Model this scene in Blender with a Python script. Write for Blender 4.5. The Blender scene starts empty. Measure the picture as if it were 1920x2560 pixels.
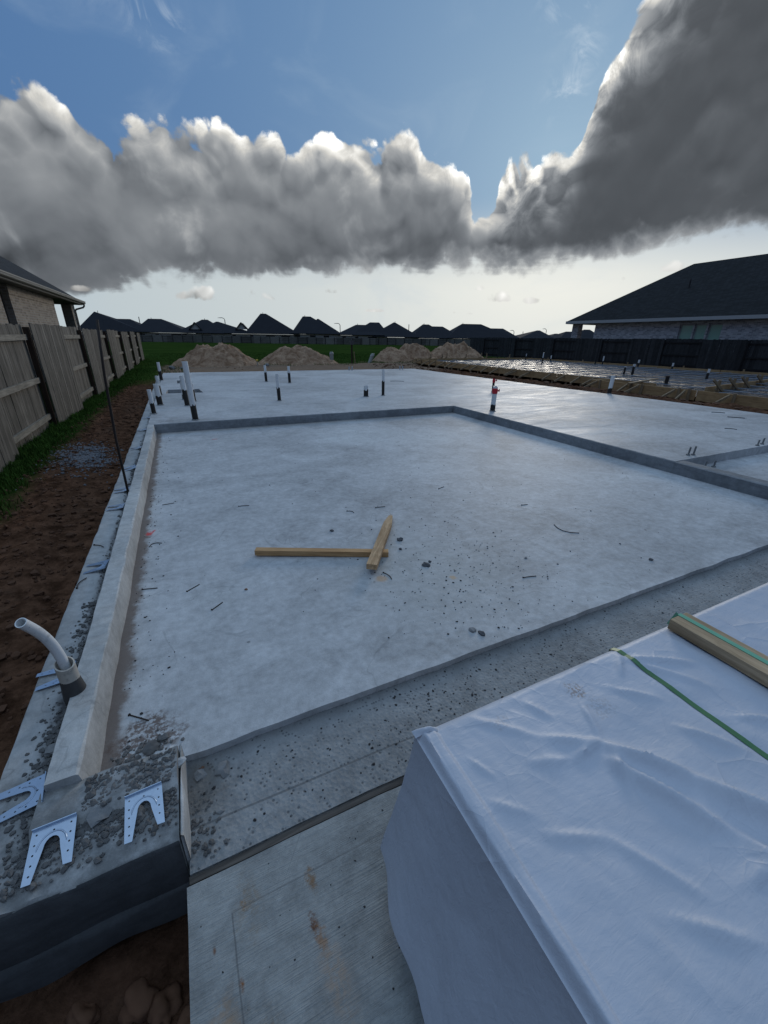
import bpy, bmesh, math, random
from mathutils import Vector, Matrix, noise as mnoise
from mathutils.geometry import tessellate_polygon

random.seed(11)
scene = bpy.context.scene
COL = scene.collection
R = math.radians

# ---------------------------------------------------------------- camera
cam_d = bpy.data.cameras.new("camera")
cam = bpy.data.objects.new("camera", cam_d)
COL.objects.link(cam)
cam_d.sensor_width = 36.0
cam_d.lens = 36.0 * 1010.0 / 2560.0
cam_d.clip_start = 0.02
cam_d.clip_end = 6000.0
_r = Vector((0.90281337, -0.42978943, 0.01445879))
_u = Vector((0.15752627, 0.36181027, 0.91884645))
_f = Vector((0.40014184, 0.82726923, -0.39435027))
cam.matrix_world = Matrix(((_r.x, _u.x, -_f.x, 0.0), (_r.y, _u.y, -_f.y, 0.0), (_r.z, _u.z, -_f.z, 1.4), (0, 0, 0, 1)))
scene.camera = cam
scene.render.resolution_x = 768
scene.render.resolution_y = 1024

# ---------------------------------------------------------------- exposure
vs = scene.view_settings
vs.view_transform = 'Standard'
vs.look = 'None'
vs.exposure = 0.0
vs.gamma = 1.0
scene.cycles.use_denoising = True
scene.cycles.max_bounces = 6

# ---------------------------------------------------------------- node helper
class V:
    """A socket that can be used in arithmetic: every operation adds a node."""
    def __init__(s, nt, sock): s.nt = nt; s.s = sock
    def _m(s, op, *a):
        n = s.nt.nodes.new('ShaderNodeMath'); n.operation = op
        for i, x in enumerate((s,) + a): put(s.nt, n.inputs[i], x)
        return V(s.nt, n.outputs[0])
    def __add__(s, o): return s._m('ADD', o)
    def __radd__(s, o): return s._m('ADD', o)
    def __sub__(s, o): return s._m('SUBTRACT', o)
    def __rsub__(s, o): return (s * -1.0) + o
    def __mul__(s, o): return s._m('MULTIPLY', o)
    def __rmul__(s, o): return s._m('MULTIPLY', o)
    def __truediv__(s, o): return s._m('DIVIDE', o)
    def clamp(s):
        r = s._m('ADD', 0.0); r.s.node.use_clamp = True; return r
    def mx(s, o): return s._m('MAXIMUM', o)
    def mn(s, o): return s._m('MINIMUM', o)
    def pw(s, o): return s._m('POWER', o)
    def gt(s, o): return s._m('GREATER_THAN', o)
    def ab(s): return s._m('ABSOLUTE')
    def fl(s): return s._m('FLOOR')
    def exp(s): return s._m('EXPONENT')
    def ss(s, a, b):
        n = s.nt.nodes.new('ShaderNodeMapRange'); n.interpolation_type = 'SMOOTHSTEP'
        put(s.nt, n.inputs[0], s); put(s.nt, n.inputs[1], a); put(s.nt, n.inputs[2], b)
        return V(s.nt, n.outputs[0])

def put(nt, inp, x):
    if isinstance(x, V): nt.links.new(x.s, inp)
    elif isinstance(x, (tuple, list)):
        v = list(x)
        if inp.type == 'RGBA' and len(v) == 3: v.append(1.0)
        inp.default_value = v
    else: inp.default_value = x

def noise(nt, vec, scale, detail=4.0, rough=0.5, dist=0.0, color=False):
    n = nt.nodes.new('ShaderNodeTexNoise'); n.noise_dimensions = '3D'
    put(nt, n.inputs['Vector'], vec); put(nt, n.inputs['Scale'], scale); put(nt, n.inputs['Detail'], detail)
    put(nt, n.inputs['Roughness'], rough); put(nt, n.inputs['Distortion'], dist)
    return V(nt, n.outputs['Color' if color else 'Fac'])

def voro(nt, vec, scale, feature='F1', rnd=1.0, out='Distance', smooth=None, det=0.0, rough=0.5):
    n = nt.nodes.new('ShaderNodeTexVoronoi'); n.feature = feature
    put(nt, n.inputs['Vector'], vec); put(nt, n.inputs['Scale'], scale); put(nt, n.inputs['Randomness'], rnd)
    if det: put(nt, n.inputs['Detail'], det); put(nt, n.inputs['Roughness'], rough)
    if smooth is not None: put(nt, n.inputs['Smoothness'], smooth)
    return V(nt, n.outputs[out])

def vmath(nt, op, a, b):
    n = nt.nodes.new('ShaderNodeVectorMath'); n.operation = op
    put(nt, n.inputs[0], a); put(nt, n.inputs[3 if op == 'SCALE' else 1], b)
    return V(nt, n.outputs['Value' if op == 'DOT_PRODUCT' else 'Vector'])

def sep(nt, vec):
    n = nt.nodes.new('ShaderNodeSeparateXYZ'); put(nt, n.inputs[0], vec)
    return [V(nt, n.outputs[i]) for i in range(3)]

def comb(nt, x, y, z):
    n = nt.nodes.new('ShaderNodeCombineXYZ')
    for i, q in enumerate((x, y, z)): put(nt, n.inputs[i], q)
    return V(nt, n.outputs[0])

def mix(nt, f, a, b, mode='MIX'):
    n = nt.nodes.new('ShaderNodeMix'); n.data_type = 'RGBA'; n.blend_type = mode
    put(nt, n.inputs[0], f); put(nt, n.inputs[6], a); put(nt, n.inputs[7], b)
    return V(nt, n.outputs[2])

def curve(nt, x, pts):
    n = nt.nodes.new('ShaderNodeFloatCurve'); c = n.mapping.curves[0]
    c.points[0].location = pts[0]; c.points[1].location = pts[-1]
    for p in pts[1:-1]: c.points.new(*p)
    for p in c.points: p.handle_type = 'AUTO_CLAMPED'
    n.mapping.update()
    put(nt, n.inputs['Value'], x)
    return V(nt, n.outputs[0])

# ---------------------------------------------------------------- sky and sun
SUN_AZ, SUN_EL = 45.0, 15.0           # degrees, azimuth from +Y towards +X
S = Vector((math.sin(R(SUN_AZ)) * math.cos(R(SUN_EL)), math.cos(R(SUN_AZ)) * math.cos(R(SUN_EL)), math.sin(R(SUN_EL))))

def build_world():
    w = bpy.data.worlds.new("World"); scene.world = w; w.use_nodes = True
    nt = w.node_tree; nt.nodes.clear()
    out = nt.nodes.new('ShaderNodeOutputWorld'); bg = nt.nodes.new('ShaderNodeBackground')
    nt.links.new(bg.outputs[0], out.inputs[0])
    tc = nt.nodes.new('ShaderNodeTexCoord'); d = V(nt, tc.outputs['Generated'])
    sky = nt.nodes.new('ShaderNodeTexSky'); sky.sky_type = 'NISHITA'; sky.sun_disc = False
    sky.sun_elevation = R(SUN_EL); sky.sun_rotation = R(SUN_AZ); sky.dust_density = 1.0; sky.ozone_density = 2.0
    clear = V(nt, sky.outputs[0])
    x, y, z = sep(nt, d)
    az = x._m('ARCTAN2', y) * 57.29578
    el = z._m('ARCSINE') * 57.29578
    dot = vmath(nt, 'DOT_PRODUCT', d, tuple(S))
    ang = dot._m('ARCCOSINE') * 57.29578                        # degrees from the sun

    def bump(v, fine):                                         # billow field, about -1..1, in sky directions
        wv = noise(nt, v, 8.0, 2.0, 0.5, 0.0, True)
        vv = vmath(nt, 'ADD', v, vmath(nt, 'SCALE', vmath(nt, 'SUBTRACT', wv, (0.5, 0.5, 0.5)), 0.06))
        a = noise(nt, vv, 8.5, 3.0, 0.5)
        b = voro(nt, vv, 17.0, 'F1', 1.0, 'Distance', None, 2.0 if fine else 1.0, 0.55)
        r = (a - 0.5) * 1.6 + (0.15 - b * b) * (1.15 if fine else 1.7)
        if fine == 2: return (a - 0.5) * 2.0
        if fine:
            r = r + (noise(nt, vv, 36.0, 8.0, 0.72) - 0.5) * 1.9
        return r
    n0 = bump(d, True)
    nb = bump(d, False)
    U = Vector((math.sin(R(45)) * math.cos(R(52)), math.cos(R(45)) * math.cos(R(52)), math.sin(R(52))))   # lit from above and from the sun's side
    toward = vmath(nt, 'SCALE', vmath(nt, 'SUBTRACT', tuple(U), d), 0.040)
    n1 = bump(vmath(nt, 'NORMALIZE', vmath(nt, 'ADD', d, toward), (0, 0, 0)), False)
    lit_soft = bump(d, 2) - bump(vmath(nt, 'NORMALIZE', vmath(nt, 'ADD', d, vmath(nt, 'SCALE', toward, 1.6)), (0, 0, 0)), 2)
    lit = nb - n1                                               # >0 where a billow faces the sun

    A0, AW, EW = -40.0, 125.0, 40.0
    N = lambda pts: [((a - A0) / AW, e / EW) for a, e in pts]
    top = N([(-40, 15), (-20, 17), (-10.4, 18.6), (-8.3, 19.6), (-6, 18.8), (-2.5, 17.0), (-.3, 18.3), (2.3, 19.0), (4.4, 18.7), (7.4, 19.7),
             (10.5, 18.8), (13.4, 19.0), (14.8, 17.6), (16.6, 18.9), (18.6, 19.9), (21, 19.5), (25.7, 20.0), (28.6, 19.6), (30.2, 17.9),
             (33, 17.3), (34.6, 16.2), (35.4, 14.4), (36.4, 12.6), (37.1, 12.6), (38.2, 14.6), (40.0, 18.0), (43.4, 17.6), (45.2, 17.6), (46.2, 19.0), (46.9, 22.6),
             (48.1, 25.0), (50, 27.0), (54, 30), (62, 33), (75, 30), (85, 20)])
    broad = N([(-40, 15), (-10, 18.4), (10, 18.9), (26, 19.4), (32, 17.8), (37, 15.0), (41, 17.0), (46, 20.5), (50, 26.5), (62, 33), (75, 30), (85, 20)])
    bot = N([(-40, 4), (-15, 2.6), (-8.8, 3.6), (4.6, 6.0), (26, 7.3), (37.7, 7.8), (44.4, 8.0), (50, 8.3), (54.3, 9.2), (58, 9.7), (64, 10), (85, 9)])
    azn = (az - A0) / AW
    sunprox = (ang * (-1.0 / 22.0)).exp()
    na = bump(d, 2)
    e_top = curve(nt, azn + na * 0.006, top) * EW
    e_bot = curve(nt, azn, bot) * EW
    right = az.ss(36.5, 39.0)
    dtop = e_top + 0.75 + n0 * 0.95 - el
    dsm = curve(nt, azn, broad) * EW + 0.8 + na * 1.3 + nb * 0.5 - el
    dbot = el - e_bot + 0.4 + n0 * 0.75
    strat = noise(nt, comb(nt, az * 0.035, el * 0.22, 3.0), 1.6, 6.0, 0.6, 0.5)
    mask = dtop.ss(-0.22, 0.50) * (e_top + 1.10 + na * 0.9 - el).ss(0.0, 0.6) * (dbot + (strat - 0.5) * 2.8).ss(-0.6, 0.6)
    # clear sky: blue above, pale and warm towards the horizon under the clouds
    warm = (ang * (-1.0 / 28.0)).exp()
    veil = noise(nt, comb(nt, az * 0.03, el * 0.06, az * 0.02 - el * 0.03), 2.2, 5.0, 0.55, 1.0)
    lumn = vmath(nt, 'DOT_PRODUCT', clear, (0.25, 0.6, 0.15))
    nish = vmath(nt, 'SCALE', clear, (lumn + 5.0)._m('POWER', -1.0) * 0.5)
    deep = mix(nt, (ang * (-1.0 / 24.0)).exp() * 0.95, (0.060, 0.160, 0.385), (0.33, 0.56, 0.76))
    blue = mix(nt, 0.22, deep, nish)
    pale = mix(nt, warm, (0.43, 0.52, 0.57), (1.08, 1.04, 0.92))
    low = el.ss(15.0, 5.0)
    base = mix(nt, (low * 0.95).clamp(), blue, pale)
    base = mix(nt, (veil.ss(0.48, 0.80) * 0.22 * el.ss(38.0, 20.0)).clamp(), base, (0.42, 0.54, 0.66))
    # cloud body
    depth = dtop.mx(0.0) * -1.0
    soft = noise(nt, d, 5.0, 4.0, 0.5, 0.6)
    patch = noise(nt, vmath(nt, 'ADD', d, (3.1, 1.7, 0.4)), 7.0, 5.0, 0.55, 0.4)
    near = (dsm.mx(0.0) * -0.40).exp()
    left = 1.0 - right
    body = 0.090 + left * (0.100 + (soft - 0.5) * 0.30 + near * 0.25 - dbot.ss(7.0, 0.5) * 0.060) + patch.ss(0.52, 0.72) * (0.020 + left * 0.15) * (0.8 + lit * 0.5)
    body = body + lit * (0.003 + left * 0.004) + lit_soft * (0.010 + left * 0.018) + lit * near * (left * 0.15 + 0.03)
    body = body.mx(0.055)
    frag = noise(nt, d, 16.0, 8.0, 0.66, 0.8)
    rim = (0.45 + frag.ss(0.36, 0.62) * 0.85) * ((dsm.mx(0.0) * 0.6 - depth * 0.4) * (right * 0.22 - 0.78)).exp() * (0.20 + sunprox * 1.85) * (0.72 + lit * 0.8).mx(0.25)
    below = dbot.ss(2.0, -0.8) * (0.05 + sunprox * 0.42)
    lum = body + rim + below
    tint = mix(nt, (lum * 1.6).clamp(), (0.88, 1.0, 1.16), (1.0, 0.985, 0.93))
    cloud = vmath(nt, 'SCALE', tint, lum)
    col = mix(nt, mask, base, cloud)
    # small fair-weather clouds low over the roofs and wisps high up
    def puff(a0, e0, wa, we, k):
        q = ((az - a0) / wa) * ((az - a0) / wa)
        v = (el - e0) / we
        v = v.mx(v * -2.2)
        return (1.05 - (q + v * v) + n0 * k * 0.9 + (strat - 0.5) * 1.2).ss(0.0, 0.75)
    pf = None
    for p in ((4.0, 4.2, 8.0, 1.3, 1.1), (11.2, 4.0, 4.2, 1.7, 1.0), (39.6, 4.6, 2.1, 1.1, .9), (43.5, 4.3, 1.5, .7, .8), (36.9, 5.7, .9, .6, .8), (52.3, 6.2, 2.0, .7, 1.1),
              (-2.5, 3.9, 2.6, .5, 1.0), (34.5, 3.1, 1.2, .35, .8), (36.3, 3.0, .8, .3, .8), (49.0, 6.4, 1.6, .6, 1.1), (-8.0, 4.2, 2.5, .5, 1.0), (20.0, 5.2, 4.0, .6, 1.0), (29.5, 5.0, 2.2, .6, 1.0), (57.0, 7.2, 2.5, .9, 1.1), (24.5, 3.2, 2.4, .35, .8)):
        q = puff(*p); pf = q if pf is None else pf.mx(q)
    pl = (0.36 + warm * 0.36 + lit * 0.35).mx(0.25)
    col = mix(nt, pf * 0.75, col, vmath(nt, 'SCALE', (1.0, 0.99, 0.96), pl))
    wis = None
    for (a0, e0, wa, we) in ((-2.5, 27.5, 2.6, 1.6), (3.0, 25.2, 2.0, 1.2), (45.2, 24.4, 1.2, 1.2), (44.0, 22.0, 1.8, 1.6), (43.5, 28.5, 2.6, 2.5)):
        q = (az - a0) / wa; v = (el - e0) / we
        q = ((q * q + v * v) * -1.0).exp(); wis = q if wis is None else wis.mx(q)
    col = mix(nt, wis * frag.ss(0.46, 0.68) * (1.0 - mask) * 0.75, col, (0.60, 0.70, 0.80))
    # unseen zenith and rear sky, shaped for ground light: bright overhead, dim low down
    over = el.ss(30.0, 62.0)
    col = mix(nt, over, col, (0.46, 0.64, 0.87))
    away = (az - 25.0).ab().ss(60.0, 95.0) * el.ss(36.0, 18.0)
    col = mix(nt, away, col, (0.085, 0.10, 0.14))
    dn = el.ss(0.0, -3.0)
    col = mix(nt, dn, col, (0.05, 0.05, 0.05))
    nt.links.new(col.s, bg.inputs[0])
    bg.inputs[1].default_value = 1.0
    w.cycles.sampling_method = 'MANUAL'; w.cycles.sample_map_resolution = 256
build_world()
sun_d = bpy.data.lights.new("sun", 'SUN'); sun = bpy.data.objects.new("sun", sun_d); COL.objects.link(sun)
sun_d.energy = 0.7; sun_d.angle = R(14.0); sun_d.color = (1.0, 0.93, 0.82)
sun.rotation_euler = S.to_track_quat('Z', 'Y').to_euler()

# ---------------------------------------------------------------- materials
def material(name):
    m = bpy.data.materials.new(name); m.use_nodes = True
    nt = m.node_tree
    b = nt.nodes['Principled BSDF']
    geo = nt.nodes.new('ShaderNodeNewGeometry')
    P = V(nt, geo.outputs['Position'])
    return m, nt, b, P

def finish(nt, b, color, rough=0.7, height=None, dist=0.01, strength=1.0, metal=0.0, spec=0.5):
    put(nt, b.inputs['Base Color'], color); put(nt, b.inputs['Roughness'], rough)
    put(nt, b.inputs['Metallic'], metal); put(nt, b.inputs['Specular IOR Level'], spec)
    if height is not None:
        bp = nt.nodes.new('ShaderNodeBump'); bp.inputs['Strength'].default_value = strength
        bp.inputs['Distance'].default_value = dist
        put(nt, bp.inputs['Height'], height)
        nt.links.new(bp.outputs[0], b.inputs['Normal'])

def plain(name, color, rough=0.6, var=0.12, scale=8.0, metal=0.0, bump=0.0, spec=0.5, objspace=False):
    m, nt, b, P = material(name)
    n = noise(nt, P, scale, 5.0, 0.6)
    c = vmath(nt, 'SCALE', tuple(color), 1.0 + (n - 0.5) * 2.0 * var)
    finish(nt, b, c, rough, n if bump else None, bump or 0.01, 1.0, metal, spec)
    return m

def spot(nt, P, x, y, r, soft, wob, k=6.0, ys=1.0):
    """mask of an irregular stain round (x, y)"""
    q = vmath(nt, 'SUBTRACT', P, (x, y, 0.0)); a, c, _ = sep(nt, q)
    n = noise(nt, P, k, 6.0, 0.65)
    dd = (a * a + c * c * ys).pw(0.5) + (n - 0.5) * wob
    return dd.ss(r, r - soft)

def concrete(name, base, dark=0.55, rough=0.62, kind='floor'):
    m, nt, b, P = material(name)
    x, y, z = sep(nt, P)
    big = noise(nt, P, 0.55, 5.0, 0.55, 0.8)
    mid = noise(nt, P, 2.6, 6.0, 0.62, 1.2)
    arc = noise(nt, vmath(nt, 'MULTIPLY', P, (1.0, 2.6, 1.0)), 2.2, 5.0, 0.6, 3.0)   # trowel sweeps
    fine = noise(nt, P, 22.0, 6.0, 0.72)
    grain = noise(nt, P, 190.0, 2.0, 0.6)
    val = 1.0 + (big - 0.5) * 1.25 + (mid - 0.5) * 0.70 + (arc - 0.5) * 0.30 + (fine - 0.5) * 0.95 + (grain - 0.5) * 0.25 + (noise(nt, P, 7.0, 5.0, 0.7, 0.6) - 0.5) * 0.55
    c = vmath(nt, 'SCALE', tuple(base), val)
    c = mix(nt, big.ss(0.52, 0.7) * 0.35, c, vmath(nt, 'SCALE', (base[0] * 0.86, base[1] * 0.90, base[2] * 0.88), val))
    pit = voro(nt, P, 9.0, 'F1', 1.0); rnd = sep(nt, voro(nt, P, 9.0, 'F1', 1.0, 'Color'))[0]
    specks = pit.ss(0.10, 0.05) * rnd.gt(0.72) * noise(nt, P, 1.1, 3.0).ss(0.42, 0.62)
    sw = (noise(nt, P, 1.6, 3.0, 0.5, 1.5) - 0.5).ab().ss(0.010, 0.003) * noise(nt, P, 2.1, 2.0).ss(0.45, 0.6)
    c = mix(nt, sw * 0.22, c, (0.08, 0.085, 0.09))
    c = mix(nt, specks * 0.75, c, (0.03, 0.03, 0.035))
    h = mid * 0.3 + fine * 0.35 + grain * 0.15 + arc * 0.35
    if kind == 'garage':
        dn = noise(nt, P, 9.0, 6.0, 0.7)
        edge = (x + (dn - 0.5) * 0.16).ss(-0.395, -0.445) * 0.85
        c = mix(nt, edge, c, (0.135, 0.095, 0.072))
        st = spot(nt, P, -0.33, 1.34, 0.14, 0.06, 0.22, 14.0) * noise(nt, P, 45.0, 4.0, 0.7).ss(0.42, 0.55)
        c = mix(nt, st * 0.9, c, (0.115, 0.078, 0.062))
        st = (y + (dn - 0.5) * 0.30).ss(6.86, 7.1) * 0.55
        c = mix(nt, st, c, (0.20, 0.17, 0.14))
        sc = (x - 0.0)
        scr = noise(nt, vmath(nt, 'MULTIPLY', P, (26.0, 5.0, 1.0)), 3.2, 3.0, 0.6).ss(0.66, 0.72) * x.ss(0.5, -0.25) * y.ss(1.2, 4.2) * y.ss(7.2, 6.3)
        c = mix(nt, scr * 0.5, c, (0.13, 0.12, 0.12))
        red = spot(nt, P, -0.375, 3.28, 0.055, 0.02, 0.16, 22.0) * (((x + 0.41) * 1.0 + (y - 3.28) * -0.35).ab().ss(0.035, 0.015))
        c = mix(nt, red * 0.85, c, (0.62, 0.05, 0.05))
        red = spot(nt, P, 0.30, 6.40, 0.05, 0.02, 0.10, 22.0)
        c = mix(nt, red * 0.4, c, (0.5, 0.06, 0.05))
        saw = spot(nt, P, 0.945, 1.975, 0.05, 0.03, 0.06, 40.0)
        c = mix(nt, saw * 0.8, c, (0.50, 0.30, 0.16))
        saw = spot(nt, P, 1.37, 1.80, 0.03, 0.02, 0.05, 40.0)
        c = mix(nt, saw * 0.8, c, (0.55, 0.32, 0.14))
        dusty = spot(nt, P, 1.25, 1.95, 0.9, 0.8, 0.8, 2.0)
        c = mix(nt, dusty * 0.30, c, (base[0] * 0.70, base[1] * 0.72, base[2] * 0.66))
    if kind == 'main':
        dn = noise(nt, vmath(nt, 'MULTIPLY', P, (1.0, 1.0, 1.0)), 2.2, 6.0, 0.7, 1.0)
        smear = noise(nt, vmath(nt, 'MULTIPLY', P, (0.7, 2.4, 1.0)), 1.3, 6.0, 0.65, 1.0)
        c = mix(nt, smear.ss(0.55, 0.72) * 0.5, c, (base[0] * 0.62, base[1] * 0.62, base[2] * 0.62))
        c = mix(nt, (x + (dn - 0.5) * 1.2).ss(0.35, -0.5) * (y + (dn - 0.5) * 1.0).ss(8.6, 7.3) * dn.ss(0.40, 0.6) * 0.7, c, (0.15, 0.135, 0.13))
        tr = (y - 11.2 + (dn - 0.5) * 0.12).ab().ss(0.09, 0.03) * x.ss(0.4, 1.0) * x.ss(4.2, 2.4) * dn.ss(0.42, 0.58)
        c = mix(nt, tr * 0.55, c, (0.09, 0.09, 0.09))
        rough = (0.58 + (smear - 0.5) * 0.5 + (fine - 0.5) * 0.2).clamp()
    if kind == 'apron':
        ag = voro(nt, P, 70.0, 'F1', 1.0); ar = sep(nt, voro(nt, P, 70.0, 'F1', 1.0, 'Color'))[1]
        c = mix(nt, ag.ss(0.42, 0.2) * ar.gt(0.70) * 0.7, c, (0.05, 0.055, 0.06))
        ln = ((y - 0.955 + x * 0.010) * 1.0 + (mid - 0.5) * 0.012).ab().ss(0.005, 0.002) * 0.55
        c = mix(nt, ln, c, (0.07, 0.07, 0.07))
        c = mix(nt, (y + (fine - 0.5) * 0.05).ss(1.13, 1.195) * 0.6, c, (0.09, 0.095, 0.10))
        c = mix(nt, spot(nt, P, -0.16, 1.08, 0.13, 0.08, 0.2, 12.0) * 0.6, c, (0.09, 0.075, 0.06))
        h = h + ag * 0.6
    if kind == 'drive':
        br = noise(nt, vmath(nt, 'MULTIPLY', P, (1.2, 60.0, 1.0)), 4.0, 3.0, 0.7)
        c = vmath(nt, 'SCALE', c, 0.90 + br * 0.22)
        for (sx, sy, r, wb, kk, cc, op) in ((0.11, 0.675, 0.020, 0.05, 60.0, (0.20, 0.10, 0.03), .8), (-0.075, 0.705, 0.012, 0.02, 70.0, (0.26, 0.12, 0.02), .9), (-0.06, 0.70, 0.05, 0.09, 30.0, (0.24, 0.17, 0.10), .5),
                (0.09, 0.575, 0.016, 0.04, 90.0, (0.12, 0.04, 0.01), .95), (0.10, 0.54, 0.022, 0.04, 80.0, (0.28, 0.12, 0.03), .75), (0.11, 0.47, 0.045, 0.06, 30.0, (0.34, 0.26, 0.20), .7), (0.12, 0.42, 0.045, 0.06, 30.0, (0.32, 0.26, 0.21), .55),
                (-0.155, 0.635, 0.006, 0.006, 60.0, (0.15, 0.05, 0.01), .9), (-0.10, 0.545, 0.009, 0.01, 60.0, (0.20, 0.07, 0.01), .95), (-0.13, 0.50, 0.03, 0.05, 30.0, (0.30, 0.22, 0.15), .5), (-0.15, 0.415, 0.07, 0.10, 26.0, (0.34, 0.18, 0.07), .75), (-0.06, 0.40, 0.05, 0.09, 26.0, (0.17, 0.11, 0.06), .7)):
            c = mix(nt, spot(nt, P, sx, sy, r, r * 0.8, wb, kk, 0.22) * op * noise(nt, P, 55.0, 5.0, 0.7).ss(0.35, 0.6), c, cc)
        tool = (y - 0.62).ab().ss(0.003, 0.001) * x.ss(-0.11, -0.09)
        c = mix(nt, (x + 0.105 + (y - 0.7) * 0.0 + (mid - 0.5) * 0.01).ab().ss(0.003, 0.001) * y.ss(0.70, 0.69) * 0.6, c, (0.10, 0.10, 0.10))
        c = mix(nt, (y - 0.695 + (mid - 0.5) * 0.008).ab().ss(0.003, 0.001) * x.ss(-0.105, -0.095) * 0.45, c, (0.12, 0.12, 0.12))
        h = h + br * 0.8
    if kind == 'ledge':
        curb_band = (x + (mid - 0.5) * 0.14 + (fine - 0.5) * 0.09).ss(-0.635, -0.590) * (noise(nt, P, 4.0, 5.0, 0.65).ss(0.30, 0.55) * 0.5 + 0.5)  # darker uneven band on the ledge beside the curb
        c = mix(nt, (curb_band * 0.9 * y.ss(1.15, 1.4)).clamp(), c, (0.045, 0.042, 0.045))
        fr = (y + (fine - 0.5) * 0.10).ss(1.34, 1.20)
        c = mix(nt, fr * 0.60 * noise(nt, P, 13.0, 5.0, 0.7).ss(0.30, 0.6), c, (0.10, 0.098, 0.092))
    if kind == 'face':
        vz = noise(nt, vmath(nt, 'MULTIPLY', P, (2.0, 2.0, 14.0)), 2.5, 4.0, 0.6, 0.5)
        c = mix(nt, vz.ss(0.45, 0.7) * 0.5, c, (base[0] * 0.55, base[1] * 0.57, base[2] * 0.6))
    finish(nt, b, c, rough, h, 0.006, 0.9, 0.0, 0.45)
    return m

M = {}
M['garage'] = concrete('garage_concrete', (0.42, 0.425, 0.43), kind='garage', rough=0.66)
M['main'] = concrete('main_concrete', (0.41, 0.415, 0.42), kind='main')
M['apron'] = concrete('apron_concrete', (0.25, 0.252, 0.25), kind='apron', rough=0.78)
M['drive'] = concrete('driveway_concrete', (0.285, 0.295, 0.29), kind='drive', rough=0.75)
M['ledge'] = concrete('ledge_concrete', (0.36, 0.36, 0.355), kind='ledge', rough=0.75)
M['curb'] = concrete('curb_concrete', (0.42, 0.42, 0.41), kind='plain', rough=0.72)
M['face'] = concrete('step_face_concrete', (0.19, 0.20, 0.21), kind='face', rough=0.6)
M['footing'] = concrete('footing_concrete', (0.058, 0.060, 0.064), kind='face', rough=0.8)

def ground_material():
    m, nt, b, P = material('ground')
    x, y, z = sep(nt, P)
    n1 = noise(nt, P, 1.1, 6.0, 0.65, 0.5); n2 = noise(nt, P, 7.0, 6.0, 0.7); n3 = noise(nt, P, 40.0, 4.0, 0.7)
    dirt = mix(nt, n2.ss(0.3, 0.7), (0.040, 0.020, 0.012), (0.150, 0.078, 0.048))
    dirt = mix(nt, n1.ss(0.55, 0.75) * 0.5, dirt, (0.095, 0.075, 0.058))
    dirt = vmath(nt, 'SCALE', dirt, 0.7 + n3 * 0.6)
    sand = vmath(nt, 'SCALE', mix(nt, n1, (0.17, 0.115, 0.080), (0.29, 0.215, 0.155)), 0.75 + n2 * 0.5)
    g1 = noise(nt, vmath(nt, 'MULTIPLY', P, (0.35, 1.0, 1.0)), 0.35, 6.0, 0.65)
    grass = mix(nt, g1.ss(0.3, 0.7), (0.016, 0.036, 0.008), (0.034, 0.060, 0.013))
    grass = vmath(nt, 'SCALE', grass, 0.6 + n3 * 0.45 + n2 * 0.35)
    wob = (n1 - 0.5) * 1.6 + (n2 - 0.5) * 0.5
    sandm = (y + wob * 1.2).ss(18.4, 19.6) * (y + wob * 2.0).ss(30.5, 28.5) * (x + wob).ss(-1.6, -0.2)
    lawn = ((y + wob * 1.6).ss(27.6, 29.2) + (x + wob * 0.35).ss(-1.62, -1.95) * (y + wob * 3.0).ss(3.6, 5.0) + (y + wob * 2.0).ss(16.0, 20.0) * (x + wob).ss(-0.7, -1.1)).clamp()
    c = mix(nt, sandm * 0.85, dirt, sand)
    c = mix(nt, lawn, c, grass)
    finish(nt, b, c, 1.0, n2 * 0.6 + n3 * 0.3, 0.03, 0.9, 0.0, 0.0)
    return m
M['ground'] = ground_material()
M['clod'] = plain('dirt_clod', (0.105, 0.055, 0.034), 0.95, 0.5, 6.0, 0.0, 0.004, 0.15)

def sand_material():
    m, nt, b, P = material('sand')
    n = noise(nt, P, 2.2, 7.0, 0.68, 0.6); s = noise(nt, vmath(nt, 'MULTIPLY', P, (1.6, 1.6, 0.5)), 5.0, 5.0, 0.65); g = noise(nt, P, 45.0, 3.0, 0.7)
    c = mix(nt, n.ss(0.32, 0.68), (0.20, 0.115, 0.066), (0.44, 0.295, 0.195))
    c = vmath(nt, 'SCALE', c, 0.65 + s * 0.45 + g * 0.30)
    finish(nt, b, c, 0.95, n * 0.5 + s * 0.5 + g * 0.2, 0.12, 0.9, 0.0, 0.15)
    return m
M['sand'] = sand_material()

def wood(name, lo, hi, along='Z', board=0.0, rough=0.8, grey=0.0):
    """grain along one axis; board>0 gives every board of that width its own tone"""
    m, nt, b, P = material(name)
    x, y, z = sep(nt, P)
    st = {'Z': (14.0, 14.0, 1.1), 'X': (1.4, 16.0, 16.0), 'Y': (16.0, 1.4, 16.0)}.get(along)
    if st: Q = vmath(nt, 'MULTIPLY', P, st)
    else:
        cx, cy = along; Q = comb(nt, (x * cx + y * cy) * 1.4, (x * cy - y * cx) * 16.0, z * 16.0)
    g = noise(nt, Q, 2.2, 7.0, 0.68, 0.8)
    k = noise(nt, P, 5.0, 3.0, 0.5)
    t = g * 0.8 + k * 0.2
    c = mix(nt, t.ss(0.30, 0.70), tuple(lo), tuple(hi))
    if board:
        wn = nt.nodes.new('ShaderNodeTexWhiteNoise'); wn.noise_dimensions = '1D'
        put(nt, wn.inputs['W'], ((x + y) / board).fl())
        c = vmath(nt, 'SCALE', c, V(nt, wn.outputs['Value']) * 0.62 + 0.62)
    dk = noise(nt, P, 1.6, 4.0, 0.6)
    c = vmath(nt, 'SCALE', c, 0.70 + dk * 0.6)
    finish(nt, b, c, rough, g, 0.003, 0.7, 0.0, 0.25)
    return m
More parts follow.
